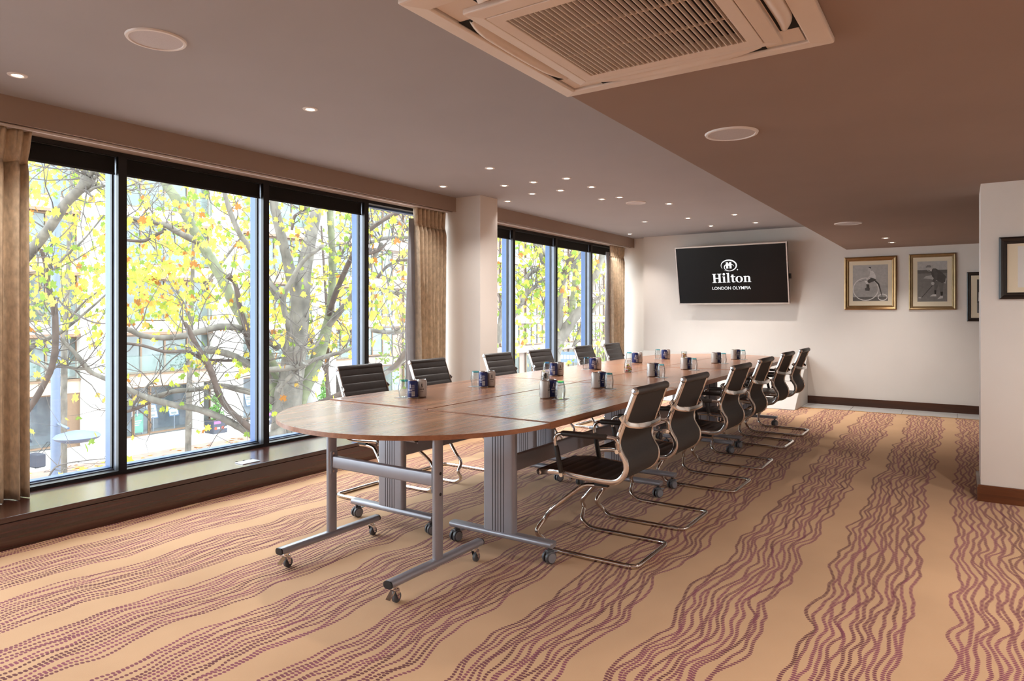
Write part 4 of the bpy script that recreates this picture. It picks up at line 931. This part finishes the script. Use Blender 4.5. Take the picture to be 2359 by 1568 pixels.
# planters with spiral topiary
def planter(x, y, lab, txt=True):
    t = thing('planter', lab, 'planter', (x, y, ZG))
    b = MB().box(-0.33, 0.33, -0.33, 0.33, 0, 0.58).build('box', X_['box'], t, bevel=0.01)
    MB().box(-0.29, 0.29, -0.29, 0.29, 0.58, 0.60).build('soil', X_['soil'], t)
    if txt:
        MB().box(0.33, 0.334, -0.30, 0.02, 0.43, 0.55).build('print', X_['purple'], b)
        for yy in (-0.22, 0.12):
            MB().cyl((0.33, yy, 0.24), (0.335, yy, 0.24), 0.065, 16).build('print', X_['red'], b)
            for k in range(3): MB().box(0.33, 0.334, yy+0.07+k*0.045, yy+0.10+k*0.045, 0.20, 0.28).build('print', M['canwhite'], b)
    rnd = random.Random(int(y*10)); m = MB(); 
    def tuft(cx, cy, cz, r):
        for _ in range(int(60*r/0.2)):
            a, p = rnd.uniform(0, 6.28), rnd.uniform(-1.3, 1.5); rr = r*rnd.uniform(.7, 1.1)
            c = Vector((cx+rr*math.cos(a)*math.cos(p), cy+rr*math.sin(a)*math.cos(p), cz+rr*0.6*math.sin(p))); s = 0.05
            q = [c+Vector((rnd.uniform(-s, s), rnd.uniform(-s, s), rnd.uniform(-s, s))) for _ in range(3)]
            m.add(q, [(0, 1, 2)])
    for k in range(26):
        f = k/25; rr = 0.30*(1-f)+0.06; tuft(0.35*rr*math.cos(f*16), 0.35*rr*math.sin(f*16), 0.68+f*1.25, rr*0.8)
    tag(m.build('foliage', X_['green'], t), kind='stuff')
    MB().cyl((0, 0, 0.6), (0, 0, 1.85), 0.03, 8, 0.012).build('stem', X_['dark'], t)
planter(-27.55, 17.55, 'dark box planter with spiral topiary before the white pilaster')
planter(-27.75, 20.3, 'dark box planter with topiary half behind the second mullion')
planter(-27.3, 23.4, 'box planter with bright green topiary behind the thick tree trunk', False)
# lamp post with disc lamp
lp = at(128, 1120, 16.0)
t = thing('lamp_post', 'tall pale grey lamp post with a low flat disc lamp', 'lamp post', (lp.x, lp.y, ZG-0.06))
MB().tube([(0, 0, 0), (0, 0, 4.0), (0, 0, 11)], 0, 20, radii=[0.106, 0.098, 0.09]).build('post', X_['post'], t, 40)
dc = at(178, 1005, 15.6)-t.location; dv = Vector((dc.x, dc.y, 0))
MB().tube([(0, 0, dc.z+0.26), tuple(dv*0.6+Vector((0, 0, dc.z+0.16)))], 0.028, 10).build('arm', X_['post'], t, 40)
MB().lathe([(0.0, -0.12), (0.30, -0.11), (0.44, -0.05), (0.48, 0.0), (0.42, 0.06), (0.2, 0.12), (0.0, 0.14)], c=tuple(dc), seg=36).build('disc_lamp', X_['post'], t, 50)
MB().lathe([(0.16, 0), (0.16, 0.25), (0.11, 0.30)], seg=18).build('base_sleeve', X_['post'], t, 40)
# banner and hoarding
bp = at(905, 880, 40)
t = thing('street_banner', 'narrow blue and white vertical banner by the taupe block', 'banner', (bp.x, bp.y, ZG))
MB().cyl((0, 0, 0), (0, 0, bp.z-ZG+0.9), 0.05, 8).build('pole', M['silver'], t)
bn = MB().box(-0.02, 0.02, 0.06, 0.50, bp.z-ZG-0.6, bp.z-ZG+0.6).build('banner_cloth', X_['blue'], t)
for k, ch in enumerate('AV'):
    o = text(ch, 0.5, 0.28, 0, bn, M['canwhite'], 0, name='letter'); o.location = (0.022, 0.28, bp.z-ZG-0.05-0.45*k); o.rotation_euler = (PI/2, 0, PI/2)
hb = at(1308, 822, 45)
t = thing('hoarding', 'dark site hoarding with white lettering seen through the far window', 'sign', (hb.x, hb.y, ZG), YAW*0.6)
MB().box(-1.2, 1.0, -0.04, 0.04, hb.z-ZG-0.35, hb.z-ZG+0.35).build('panel', X_['board'], t)
for s in (-1.0, 0.9): MB().box(s-0.05, s+0.05, 0.04, 0.12, 0, hb.z-ZG+0.3).build('post', M['silver'], t)
for k in range(6): MB().box(-0.5+0.22*k, -0.34+0.22*k, -0.05, -0.04, hb.z-ZG-0.12, hb.z-ZG+0.14).build('letter', M['canwhite'], t)

# pedestrian with a wheeled bag, mostly behind the left curtain
pp = at(44, 1075, 23.2)
per = thing('person', 'person in dark clothes walking on the road, mostly hidden by the left curtain', 'person', (pp.x, pp.y, ZG-0.06), PI/2+0.15)
SK = [((0, 0, .95), .15), ((0, 0, 1.15), .15), ((0, 0, 1.38), .17), ((0, 0, 1.50), .065), ((0, 0, 1.60), .06),
      ((0, .10, .90), .10), ((-.22, .10, .50), .075), ((-.42, .10, .10), .05), ((-.28, .10, .045), .04),
      ((0, -.10, .90), .10), ((.20, -.10, .52), .075), ((.28, -.10, .10), .05), ((.44, -.10, .045), .04),
      ((0, .21, 1.40), .07), ((-.12, .25, 1.12), .05), ((-.28, .24, .92), .042), ((-.36, .23, .84), .035),
      ((0, -.21, 1.40), .07), ((.10, -.25, 1.12), .05), ((.22, -.24, .95), .042), ((.28, -.23, .88), .035)]
ED = [(0, 1), (1, 2), (2, 3), (3, 4), (0, 5), (5, 6), (6, 7), (7, 8), (0, 9), (9, 10), (10, 11), (11, 12), (2, 13), (13, 14), (14, 15), (15, 16), (2, 17), (17, 18), (18, 19), (19, 20)]
me = bpy.data.meshes.new('body'); me.from_pydata([p for p, r in SK], ED, []); me.materials.append(X_['coat'])
bo = bpy.data.objects.new('body', me); COL.objects.link(bo); bo.parent = per
bo.modifiers.new('skin', 'SKIN')
for i, (p, r) in enumerate(SK): me.skin_vertices[0].data[i].radius = (r, r)
me.skin_vertices[0].data[0].use_root = True
sb = bo.modifiers.new('sub', 'SUBSURF'); sb.levels = 2; sb.render_levels = 2
hd = MB().lathe([(0.0, -0.12), (0.05, -0.11), (0.075, -0.05), (0.082, 0.02), (0.07, 0.09), (0.0, 0.12)], c=(0.02, 0, 1.68), seg=16); hd.box(0.09, 0.115, -0.012, 0.012, 1.655, 1.69); hd.build('head', X_['skin'], per, 60)
MB().lathe([(0.088, 0.0), (0.088, 0.05), (0.07, 0.105), (0.0, 0.135)], c=(0.008, 0, 1.68), seg=16).build('hair', X_['hair'], per, 60)
bgp = at(84, 1068, 23.2)
t = thing('wheeled_bag', 'dark wheeled bag trailing behind the walking person', 'bag', (bgp.x, bgp.y, ZG-0.06), PI/2+0.15)
MB().box(-0.16, 0.16, -0.28, 0.28, 0.07, 0.52).build('body', X_['coat'], t, bevel=0.04)
MB().tube([(0.12, -0.1, 0.5), (0.42, -0.1, 0.84), (0.42, 0.1, 0.84), (0.12, 0.1, 0.5)], 0.012, 8).build('handle', M['plastic'], t)
for s in (-1, 1): MB().cyl((-0.12, s*0.20, 0.05), (-0.12, s*0.25, 0.05), 0.05, 14).build('wheel', M['rubber'], t)

# ------------------------------------------------------------------ trees outside the windows
LEAFM = [leafmat('leaf_'+n, c) for n, c in (('lime', lin(164, 172, 74)), ('yellow', lin(200, 186, 88)), ('gold', lin(194, 158, 84)), ('green', lin(120, 140, 68)), ('rust', lin(156, 106, 58)))]
def leaf_mesh(mat, k):
    rnd = random.Random(k); r = []
    for i, (a, q) in enumerate(((-90, .10), (-60, .42), (-35, .34), (-10, .50), (15, .33), (50, .56), (70, .40), (90, .62), (110, .40), (130, .56), (165, .33), (190, .50), (215, .34), (240, .42))):
        a = math.radians(a); q *= rnd.uniform(.9, 1.1); r.append(Vector((q*math.cos(a), q*math.sin(a), -0.12*abs(math.cos(a))*q*2)))
    m = MB(); m.add([Vector((0, 0, 0.03))]+r, [(0, 1+i, 1+(i+1) % 14) for i in range(14)])
    m.add([Vector((0, -.10, 0)), Vector((.012, -.45, .05)), Vector((-.012, -.45, .05))], [(0, 1, 2)])
    return m
LEAFME = [[leaf_mesh(LEAFM[c], c*7+k).mesh('leaf', LEAFM[c]) for k in range(2)] for c in range(5)]
LEAFMB = [leaf_mesh(None, 3), leaf_mesh(None, 9)]
def limb_path(pts, n=5):               # pts: (px, py, depth, radius in photo pixels)
    P = catmull([at(a, b, d) for a, b, d, r in pts], n); R = []
    for i in range(len(pts)-1):
        for k in range(n): t = k/n; R.append((pts[i][3]*pts[i][2]*(1-t)+pts[i+1][3]*pts[i+1][2]*t)/F_PX)
    R.append(pts[-1][3]*pts[-1][2]/F_PX)
    return P, R
def tree(name, label, base, limbs, seed, ntwig, clouds, mats, weights, group='trees outside the windows', big=300, tw_len=(0.5, 1.6), lsize=(.085, .155)):
    rnd = random.Random(seed)
    t = thing(name, label, 'tree', base, 0, group); off = Vector(base)
    paths = []
    for k, (kind, mt, pts) in enumerate(limbs):
        P, R = limb_path(pts); jit = [1+rnd.uniform(-.06, .08) for _ in R]
        MB().tube([p-off for p in P], 0, 10, radii=[a*b for a, b in zip(R, jit)]).build(kind, X_[mt], t, 60)
        paths.append((P, R))
    tw = MB(); tips = []
    for _ in range(ntwig):
        P, R = rnd.choice(paths); i = rnd.randrange(1, len(P)); p = P[i].copy()
        d = Vector((rnd.gauss(0, 1), rnd.gauss(0, 1), rnd.gauss(0.35, .7))).normalized(); L = rnd.uniform(*tw_len); pts = [p]; rr = min(0.012, R[i]*0.5)
        for s in range(5):
            d = (d+Vector((rnd.gauss(0, .25), rnd.gauss(0, .25), rnd.gauss(0.06, .22)))).normalized(); p = p+d*L/5; pts.append(p)
            if p.x > -5.6: p.x = -5.6
        tw.tube([q-off for q in pts], 0, 4, radii=[rr*(1-j*0.16) for j in range(6)]); tips += pts[3:]
        if rnd.random() < .6:
            q0 = pts[2]; d2 = (d+Vector((rnd.gauss(0, .8), rnd.gauss(0, .8), rnd.gauss(0, .6)))).normalized(); e = q0+d2*L*.5; e.x = min(e.x, -5.6)
            tw.tube([q0-off, (q0+e)/2-off+Vector((0, 0, .03)), e-off], 0, 4, radii=[rr*.6, rr*.45, rr*.25]); tips.append(e)
    if ntwig: tag(tw.build('twigs', X_['twig'], t), kind='stuff')
    L = []
    def put_leaf(c):
        if c.x > -5.5: return
        s = rnd.uniform(*lsize); rot = Matrix.Rotation(rnd.uniform(0, 6.28), 4, 'Z') @ Matrix.Rotation(rnd.gauss(1.25, .5), 4, 'X') @ Matrix.Rotation(rnd.uniform(-.7, .7), 4, 'Y')
        rot = Matrix.Rotation(rnd.gauss(0.9, .9), 4, 'Z') @ rot
        L.append((c, s, rot, rnd.choices(range(5), weights)[0]))
    for (x0, x1, y0, y1, d0, d1, n, dens) in clouds:
        k = 0
        while k < n:
            c = at(rnd.uniform(x0, x1), rnd.uniform(y0, y1), rnd.uniform(d0, d1))
            for _ in range(rnd.randint(3, 7)):
                put_leaf(c+Vector((rnd.gauss(0, dens), rnd.gauss(0, dens), rnd.gauss(0, dens*.55)))); k += 1
    for c in tips:
        if rnd.random() < 0.22: put_leaf(c+Vector((0, 0, -.06)))
    eye = Vector((0, 0, CAM_H)); L.sort(key=lambda q: (q[0]-eye).length/q[1])
    for c, s, rot, ci in L[:big]:
        o = bpy.data.objects.new('leaf', rnd.choice(LEAFME[ci])); COL.objects.link(o); o.parent = t
        o.matrix_basis = Matrix.Translation(c-off) @ rot @ Matrix.Scale(s, 4)
    m = MB()
    for c, s, rot, ci in L[big:]:
        m.mi = ci; src = rnd.choice(LEAFMB); mt = Matrix.Translation(c-off) @ rot @ Matrix.Scale(s, 4)
        m.add([mt @ Vector(v) for v in src.v], src.f)
    if len(L) > big: tag(m.build('foliage', LEAFM, t), kind='stuff')
    return t
def gp(px, d):
    p = at(px, 900, d); return (p.x, p.y, ZG-0.06)
B_ = 'branch'
# left foreground plane tree: trunk hidden behind the curtain
tree('plane_tree', 'plane tree at far left with a thick knobbly pollarded limb before the lamp post', gp(-60, 10.5), [
    ('trunk', 'bark', [(-60, 1501, 10.5, 34), (-55, 1100, 10.5, 28), (-30, 800, 10.3, 22), (20, 640, 10.0, 15)]),
    (B_, 'bark', [(20, 640, 10, 14), (60, 592, 9.9, 12.5), (110, 530, 9.7, 11.5), (150, 470, 9.5, 10.5), (188, 432, 9.4, 11), (200, 420, 9.4, 16), (208, 408, 9.4, 13)]),
    (B_, 'bark', [(192, 415, 9.4, 7), (193, 388, 9.4, 6.5), (190, 350, 9.5, 6)]), (B_, 'bark', [(204, 412, 9.4, 6), (216, 392, 9.3, 5), (240, 374, 9.2, 4)]),
    (B_, 'bark', [(208, 420, 9.4, 5), (230, 402, 9.3, 3.2), (270, 400, 9.1, 2.6), (330, 425, 9.0, 2)]), (B_, 'bark', [(205, 440, 9.4, 4), (225, 430, 9.3, 3), (262, 428, 9.2, 2.4), (310, 440, 9.2, 1.8)]),
    (B_, 'dark', [(95, 575, 9.8, 4), (104, 605, 9.9, 4.5), (112, 660, 10, 6), (124, 705, 10.1, 7), (128, 760, 10.2, 7), (124, 825, 10.3, 7), (104, 880, 10.4, 6.5), (55, 955, 10.5, 7), (-40, 1050, 10.5, 9)]),
    (B_, 'bark', [(40, 835, 11, 8), (70, 800, 11, 7), (95, 785, 11, 6), (140, 765, 11, 4), (220, 700, 11, 2.4), (262, 660, 11, 1.6)]),
    (B_, 'bark', [(112, 610, 10, 3.5), (125, 620, 10, 2.6), (150, 590, 10, 2.4), (190, 555, 10, 2), (240, 495, 10, 1.5)]),
    (B_, 'twig', [(130, 685, 10, 2), (160, 715, 10, 2), (215, 742, 10, 1.8), (262, 745, 10, 1.4)]),
    (B_, 'twig', [(108, 1108, 9, 2.2), (120, 1085, 9, 2.2), (140, 1070, 9, 1.8), (200, 1060, 9, 1.4), (258, 1055, 9, 1)]),
], 11, 110, [(40, 260, 370, 730, 8.5, 14, 430, .24), (60, 260, 720, 830, 9, 13, 40, .2)], None, (5, 5, .8, 2, .5))
# the big multi-stemmed plane tree in the middle panes
D = 13.0
tree('plane_tree', 'large many-stemmed plane tree with mottled bark behind the half-round table end', gp(668, D), [
    ('trunk', 'bark', [(672, 1352, D, 48), (664, 1090, D, 42), (660, 1000, D, 36), (662, 930, D, 32), (672, 860, D, 27), (682, 790, D, 25), (690, 720, D, 22), (694, 660, D, 20), (706, 590, D+.3, 16), (724, 510, D+.6, 13), (735, 440, D+.8, 11), (745, 330, D+1, 8)]),
    ('trunk', 'bark', [(690, 700, D, 14), (672, 640, D-.1, 13), (660, 590, D-.2, 11.5), (645, 530, D-.4, 10.5), (632, 470, D-.5, 10), (622, 400, D-.6, 8)]),
    ('trunk', 'moss', [(655, 1000, D, 16), (640, 900, D+.2, 18), (622, 840, D+.4, 16), (600, 800, D+.5, 15), (572, 755, D+.6, 13), (540, 700, D+.7, 12), (510, 640, D+.8, 11.5), (482, 590, D+.9, 11), (452, 540, D+1, 11), (418, 475, D+1.1, 11), (380, 420, D+1.2, 10), (340, 350, D+1.3, 8)]),
    ('trunk', 'moss', [(672, 980, D, 18), (690, 920, D+.2, 17), (715, 862, D+.5, 16), (738, 805, D+.7, 15), (754, 750, D+.8, 11), (763, 690, D+.9, 9), (766, 620, D+1, 8.5), (764, 550, D+1, 8), (760, 480, D+1, 7.5), (758, 400, D+1, 6)]),
    (B_, 'dark', [(758, 725, D+.8, 7), (768, 690, D+.6, 6.5), (788, 640, D+.4, 6), (806, 600, D+.2, 5.5), (826, 555, D, 5), (850, 500, D-.2, 4)]), (B_, 'bark', [(752, 755, D+.8, 8), (785, 715, D+.6, 7), (812, 680, D+.4, 6), (835, 640, D+.3, 5), (880, 560, D, 4)]),
    (B_, 'bark', [(772, 605, D+1, 4), (790, 580, D+.8, 3.6), (815, 530, D+.6, 3), (830, 470, D+.4, 2.5)]),
    (B_, 'bark', [(672, 800, D-.4, 7), (664, 750, D-.5, 6.5), (652, 690, D-.6, 6.5), (672, 645, D-.7, 5.5), (700, 600, D-.8, 5), (738, 570, D-.9, 5), (746, 570, D-.9, 7)]), (B_, 'bark', [(652, 685, D-.6, 5.5), (632, 665, D-.6, 6), (610, 640, D-.6, 5)]),
    (B_, 'bark', [(655, 992, D-.3, 11), (600, 1008, D-.6, 9.5), (555, 985, D-.8, 8.5), (510, 962, D-1, 8), (455, 942, D-1.2, 7.5), (400, 932, D-1.4, 7.5), (345, 918, D-1.6, 7), (300, 900, D-1.8, 6.5), (262, 880, D-2, 6), (215, 860, D-2.1, 5), (198, 845, D-2.2, 6), (170, 810, D-2.3, 4.5), (140, 780, D-2.4, 3)]),
    (B_, 'bark', [(198, 848, D-2.2, 4.5), (170, 848, D-2.2, 3.5), (135, 838, D-2.3, 2.5)]),
    (B_, 'bark', [(640, 930, D, 9), (605, 912, D-.2, 7), (555, 898, D-.4, 6.5), (505, 888, D-.6, 6), (450, 897, D-.8, 5.5), (405, 900, D-1, 5.5), (370, 910, D-1, 5.5), (300, 925, D-1.2, 6.5), (270, 940, D-1.3, 4)]), (B_, 'dark', [(345, 925, D-1.4, 5), (315, 940, D-1.5, 4), (285, 950, D-1.6, 3)]),
    (B_, 'dark', [(625, 1015, D-.6, 7.5), (590, 995, D-.8, 7), (555, 968, D-.9, 6.5), (525, 940, D-1, 6.5), (503, 905, D-1.1, 7), (492, 870, D-1.2, 7), (478, 838, D-1.3, 7.5), (455, 800, D-1.4, 6.5), (440, 770, D-1.5, 6), (425, 742, D-1.6, 4)]),
    (B_, 'bark', [(640, 800, D, 9), (605, 776, D-.3, 8), (560, 757, D-.5, 7.5), (515, 752, D-.7, 7), (465, 762, D-.9, 7), (420, 774, D-1, 7), (370, 778, D-1.1, 6), (325, 772, D-1.3, 6), (300, 760, D-1.4, 6), (270, 755, D-1.5, 4)]),
    (B_, 'dark', [(475, 832, D-1.3, 4), (430, 810, D-1.4, 4), (380, 810, D-1.5, 3.5), (330, 796, D-1.6, 3.2), (285, 790, D-1.7, 3)]),
    (B_, 'bark', [(625, 880, D, 10), (605, 858, D-.1, 9.5), (570, 838, D-.3, 8.5), (535, 818, D-.5, 8), (500, 808, D-.6, 8), (482, 806, D-.6, 10), (474, 800, D-.6, 5)]), (B_, 'dark', [(590, 830, D-.2, 5), (545, 830, D-.3, 3.6), (510, 830, D-.4, 3.2), (480, 828, D-.5, 2.6)]),
    (B_, 'dark', [(620, 870, D-.3, 7), (595, 820, D-.5, 6.5), (572, 770, D-.6, 6.5), (556, 720, D-.7, 6), (548, 680, D-.8, 6), (540, 650, D-.8, 5), (525, 635, D-.9, 8)]), (B_, 'dark', [(600, 840, D-.4, 4.5), (575, 800, D-.5, 4.5), (562, 760, D-.6, 4)]),
    (B_, 'bark', [(640, 690, D+.4, 7), (600, 610, D+.3, 7), (575, 570, D+.2, 6.5), (553, 540, D+.1, 6), (535, 500, D, 6), (520, 455, D-.1, 5), (505, 400, D-.2, 4)]),
    (B_, 'bark', [(455, 556, D+.9, 8), (420, 540, D+.6, 7), (385, 520, D+.4, 6.5), (345, 508, D+.2, 6), (312, 505, D, 5), (280, 495, D-.2, 4)]), (B_, 'dark', [(382, 530, D+.4, 4), (350, 545, D+.2, 3.5), (330, 555, D, 3.5), (292, 553, D-.2, 3)]),
    (B_, 'bark', [(612, 852, D-1, 6), (660, 848, D-1.2, 7), (690, 842, D-1.2, 8), (720, 830, D-1.2, 5), (760, 818, D-1.3, 5), (795, 808, D-1.4, 4), (832, 788, D-1.5, 3)]), (B_, 'bark', [(690, 838, D-1.2, 7), (688, 815, D-1.2, 4), (698, 800, D-1.2, 3), (722, 803, D-1.3, 2.4), (745, 770, D-1.3, 1.8)]),
    (B_, 'bark', [(640, 900, D-1, 5), (665, 870, D-1.1, 4.5), (690, 842, D-1.2, 4)]),
    (B_, 'dark', [(668, 975, D, 10), (700, 945, D-.2, 8), (745, 925, D-.4, 7), (790, 905, D-.6, 6), (850, 880, D-.8, 6), (900, 850, D-1, 6), (925, 825, D-1.1, 5.5), (950, 790, D-1.2, 5), (975, 755, D-1.3, 4)]), (B_, 'bark', [(885, 862, D-1, 5), (915, 842, D-1, 5), (940, 815, D-1, 4.5), (970, 790, D-1, 4)]),
    (B_, 'dark', [(850, 530, D-1, 5), (885, 505, D-1.1, 5), (915, 490, D-1.2, 6), (925, 485, D-1.2, 4)]), (B_, 'bark', [(845, 560, D, 4), (880, 550, D, 4.5), (910, 546, D, 4), (960, 548, D, 3.5)]), (B_, 'dark', [(847, 585, D-.5, 4), (875, 575, D-.5, 3.5), (890, 560, D-.5, 2.6)]),
    (B_, 'bark', [(905, 500, D, 4.5), (930, 520, D, 5), (965, 545, D, 6)]), (B_, 'bark', [(845, 660, D, 4), (885, 668, D, 4), (915, 675, D, 4.5), (960, 678, D, 4)]), (B_, 'dark', [(870, 640, D-.4, 3.6), (890, 615, D-.4, 3.2), (920, 600, D-.4, 3), (960, 598, D-.4, 3)]), (B_, 'bark', [(855, 760, D+1, 4.5), (900, 765, D+1, 5), (960, 760, D+1, 4.5)]),
    (B_, 'dark', [(672, 530, D-.8, 3), (678, 500, D-.8, 3.6), (690, 490, D-.8, 3.2), (705, 478, D-.8, 3)]),
], 23, 420, [(285, 600, 400, 720, 11, 17, 620, .28), (285, 600, 700, 800, 11, 16, 70, .2), (615, 835, 470, 760, 11.5, 17, 400, .28), (850, 960, 470, 740, 11, 17, 210, .28), (380, 470, 790, 850, 11, 12, 20, .12), (520, 560, 840, 860, 11, 12, 10, .08)], None, (5, 4, 1.4, 2, .9))
# slim pale tree behind the lamp post
tree('slim_tree', 'slim pale tree standing right behind the lamp post', gp(146, 18), [
    ('trunk', 'bark', [(146, 1177, 18, 8), (147, 1000, 18, 7), (148, 850, 18, 6.5), (150, 760, 18, 6), (156, 640, 18, 5), (160, 520, 18, 4), (165, 400, 18, 3)]),
    (B_, 'bark', [(148, 890, 18, 4), (110, 850, 18, 3.5), (60, 825, 18, 3), (20, 800, 18, 2)]), (B_, 'bark', [(149, 800, 18, 4), (110, 740, 18, 3), (70, 700, 18, 2)]), (B_, 'twig', [(152, 745, 18, 3), (200, 690, 18, 2), (262, 650, 18, 1.5)]),
], 31, 24, [(40, 270, 380, 760, 17, 21, 240, .35)], None, (3, 6, 2, 1, .6), big=120, lsize=(.16, .26))
# yellow trees across the road
tree('yellow_tree', 'dense yellow-leaved street tree seen between the middle mullions', gp(430, 21), [
    ('trunk', 'bark', [(432, 1105, 21, 8), (436, 900, 21, 6), (440, 740, 21, 5), (446, 560, 21, 4), (450, 420, 21, 3)]), (B_, 'bark', [(440, 740, 21, 4), (400, 650, 21, 3), (350, 560, 21, 2)]), (B_, 'bark', [(442, 700, 21, 4), (500, 620, 21, 3), (560, 540, 21, 2)]),
], 41, 30, [(285, 420, 560, 735, 19, 22, 260, .4), (420, 600, 430, 700, 19, 22, 130, .4)], None, (3, 7, 3, 1, 1), big=120, lsize=(.18, .3))
tree('yellow_tree', 'bright yellow tree glowing behind the thick trunk, above the taupe block', gp(752, 23), [
    ('trunk', 'dark', [(756, 1074, 23, 6), (757, 920, 23, 5.5), (752, 850, 23, 5), (756, 760, 23, 4.5), (748, 640, 23, 3), (740, 520, 23, 2)]), (B_, 'dark', [(753, 860, 23, 4), (730, 815, 23, 3), (715, 780, 23, 2)]), (B_, 'dark', [(752, 840, 23, 3), (770, 790, 23, 2.4), (790, 740, 23, 1.5)]),
], 43, 30, [(620, 835, 620, 800, 20, 25, 330, .4), (850, 960, 700, 760, 20, 25, 60, .4)], None, (2, 8, 4, 1, 1), big=120, lsize=(.18, .3))
# trees beyond the far window
E_ = 19.0
tree('plane_tree', 'forked grey plane tree beyond the far window', gp(1275, E_), [
    ('trunk', 'bark', [(1262, 1153, E_, 24), (1268, 900, E_, 20), (1280, 800, E_, 16), (1302, 762, E_, 14), (1325, 728, E_, 12), (1348, 700, E_, 10), (1362, 660, E_, 8), (1385, 600, E_, 7), (1400, 540, E_, 5)]),
    ('trunk', 'bark', [(1282, 790, E_, 9), (1290, 740, E_, 8), (1292, 690, E_, 7), (1298, 650, E_, 6), (1312, 618, E_, 5), (1335, 592, E_, 4.5), (1355, 560, E_, 4)]), (B_, 'dark', [(1286, 655, E_, 8), (1300, 628, E_, 8), (1312, 600, E_, 8), (1326, 570, E_, 7), (1340, 520, E_, 6)]),
    ('trunk', 'moss', [(1318, 760, E_+2, 8), (1318, 720, E_+2, 8), (1324, 660, E_+2, 7.5), (1330, 600, E_+2, 7), (1334, 540, E_+2, 5)]),
    (B_, 'bark', [(1345, 740, E_, 6), (1330, 780, E_, 5), (1320, 800, E_, 4)]), (B_, 'bark', [(1348, 710, E_, 6), (1372, 690, E_, 4), (1400, 675, E_, 3)]), (B_, 'bark', [(1365, 720, E_, 4), (1380, 700, E_, 4), (1405, 700, E_, 3)]),
    ('trunk', 'bark', [(1272, 790, E_-1, 7), (1265, 750, E_-1, 7), (1258, 710, E_-1, 7.5), (1264, 670, E_-1, 7), (1266, 630, E_-1, 6.5), (1252, 605, E_-1, 6), (1242, 575, E_-1, 5.5), (1228, 560, E_-1, 5), (1215, 530, E_-1, 4)]), (B_, 'bark', [(1266, 630, E_-1, 5.5), (1262, 595, E_-1, 5.5), (1245, 570, E_-1, 5), (1235, 545, E_-1, 4)]),
    (B_, 'bark', [(1188, 725, E_-1, 5), (1200, 700, E_-1, 5), (1214, 678, E_-1, 4.5), (1238, 655, E_-1, 4), (1264, 638, E_-1, 4)]), (B_, 'bark', [(1214, 678, E_-1, 4.5), (1214, 640, E_-1, 5), (1222, 630, E_-1, 4.5), (1242, 617, E_-1, 4.5)]),
    ('trunk', 'bark', [(1148, 790, E_-2, 7), (1153, 740, E_-2, 6), (1160, 700, E_-2, 5.5), (1168, 660, E_-2, 5), (1164, 600, E_-2, 4.5), (1163, 540, E_-2, 4)]),
], 53, 150, [(1148, 1275, 540, 720, 16, 22, 520, .4), (1285, 1360, 560, 680, 16, 23, 200, .4), (1150, 1275, 700, 815, 17, 23, 130, .4), (1285, 1410, 680, 820, 19, 25, 80, .5), (1360, 1410, 560, 690, 19, 25, 60, .5)], None, (6, 2.5, .8, 3, .4), lsize=(.11, .19))
def bush(px, py, d, r, lab, seed):
    rnd = random.Random(seed); p = at(px, py, d); t = thing('shrub', lab, 'shrub', (p.x, p.y, ZG-0.06)); m = MB()
    h = p.z-ZG+r
    for _ in range(520):
        q = Vector((rnd.gauss(0, r*.5), rnd.gauss(0, r*.5), h*rnd.uniform(.12, 1.0))); s = .12
        m.add([q+Vector((rnd.uniform(-s, s), rnd.uniform(-s, s), rnd.uniform(-s, s))) for _ in range(3)], [(0, 1, 2)])
    tag(m.build('foliage', LEAFM[3], t), kind='stuff')
    for k in range(5): MB().tube([(0, 0, 0), (rnd.uniform(-r, r)*.3, rnd.uniform(-r, r)*.3, h*.5), (rnd.uniform(-r, r)*.6, rnd.uniform(-r, r)*.6, h*.9)], 0, 5, radii=[.04, .025, .01]).build('stem', X_['dark'], t)
bush(1385, 800, 34, 1.6, 'pale green shrub beyond the far window, beside the far curtain', 3)
bush(940, 850, 30, 1.5, 'pale green shrub between the curtain and the first chair backs', 5)
# fallen leaves on the road
rnd = random.Random(77); m = MB()
for _ in range(1500):
    m.mi = rnd.choices((1, 2, 4), (2, 3, 2))[0]; mt = Matrix.Translation((rnd.uniform(-26.6, -14), rnd.uniform(2, 32), ZG-0.045)) @ Matrix.Rotation(rnd.uniform(0, 6.28), 4, 'Z') @ Matrix.Scale(rnd.uniform(.12, .26), 4)
    src = LEAFMB[0]; m.add([mt @ Vector(v) for v in src.v], src.f)
tag(m.build('fallen_leaves', LEAFM), 'yellow and rust fallen leaves scattered over the brown road', 'leaves', kind='stuff')
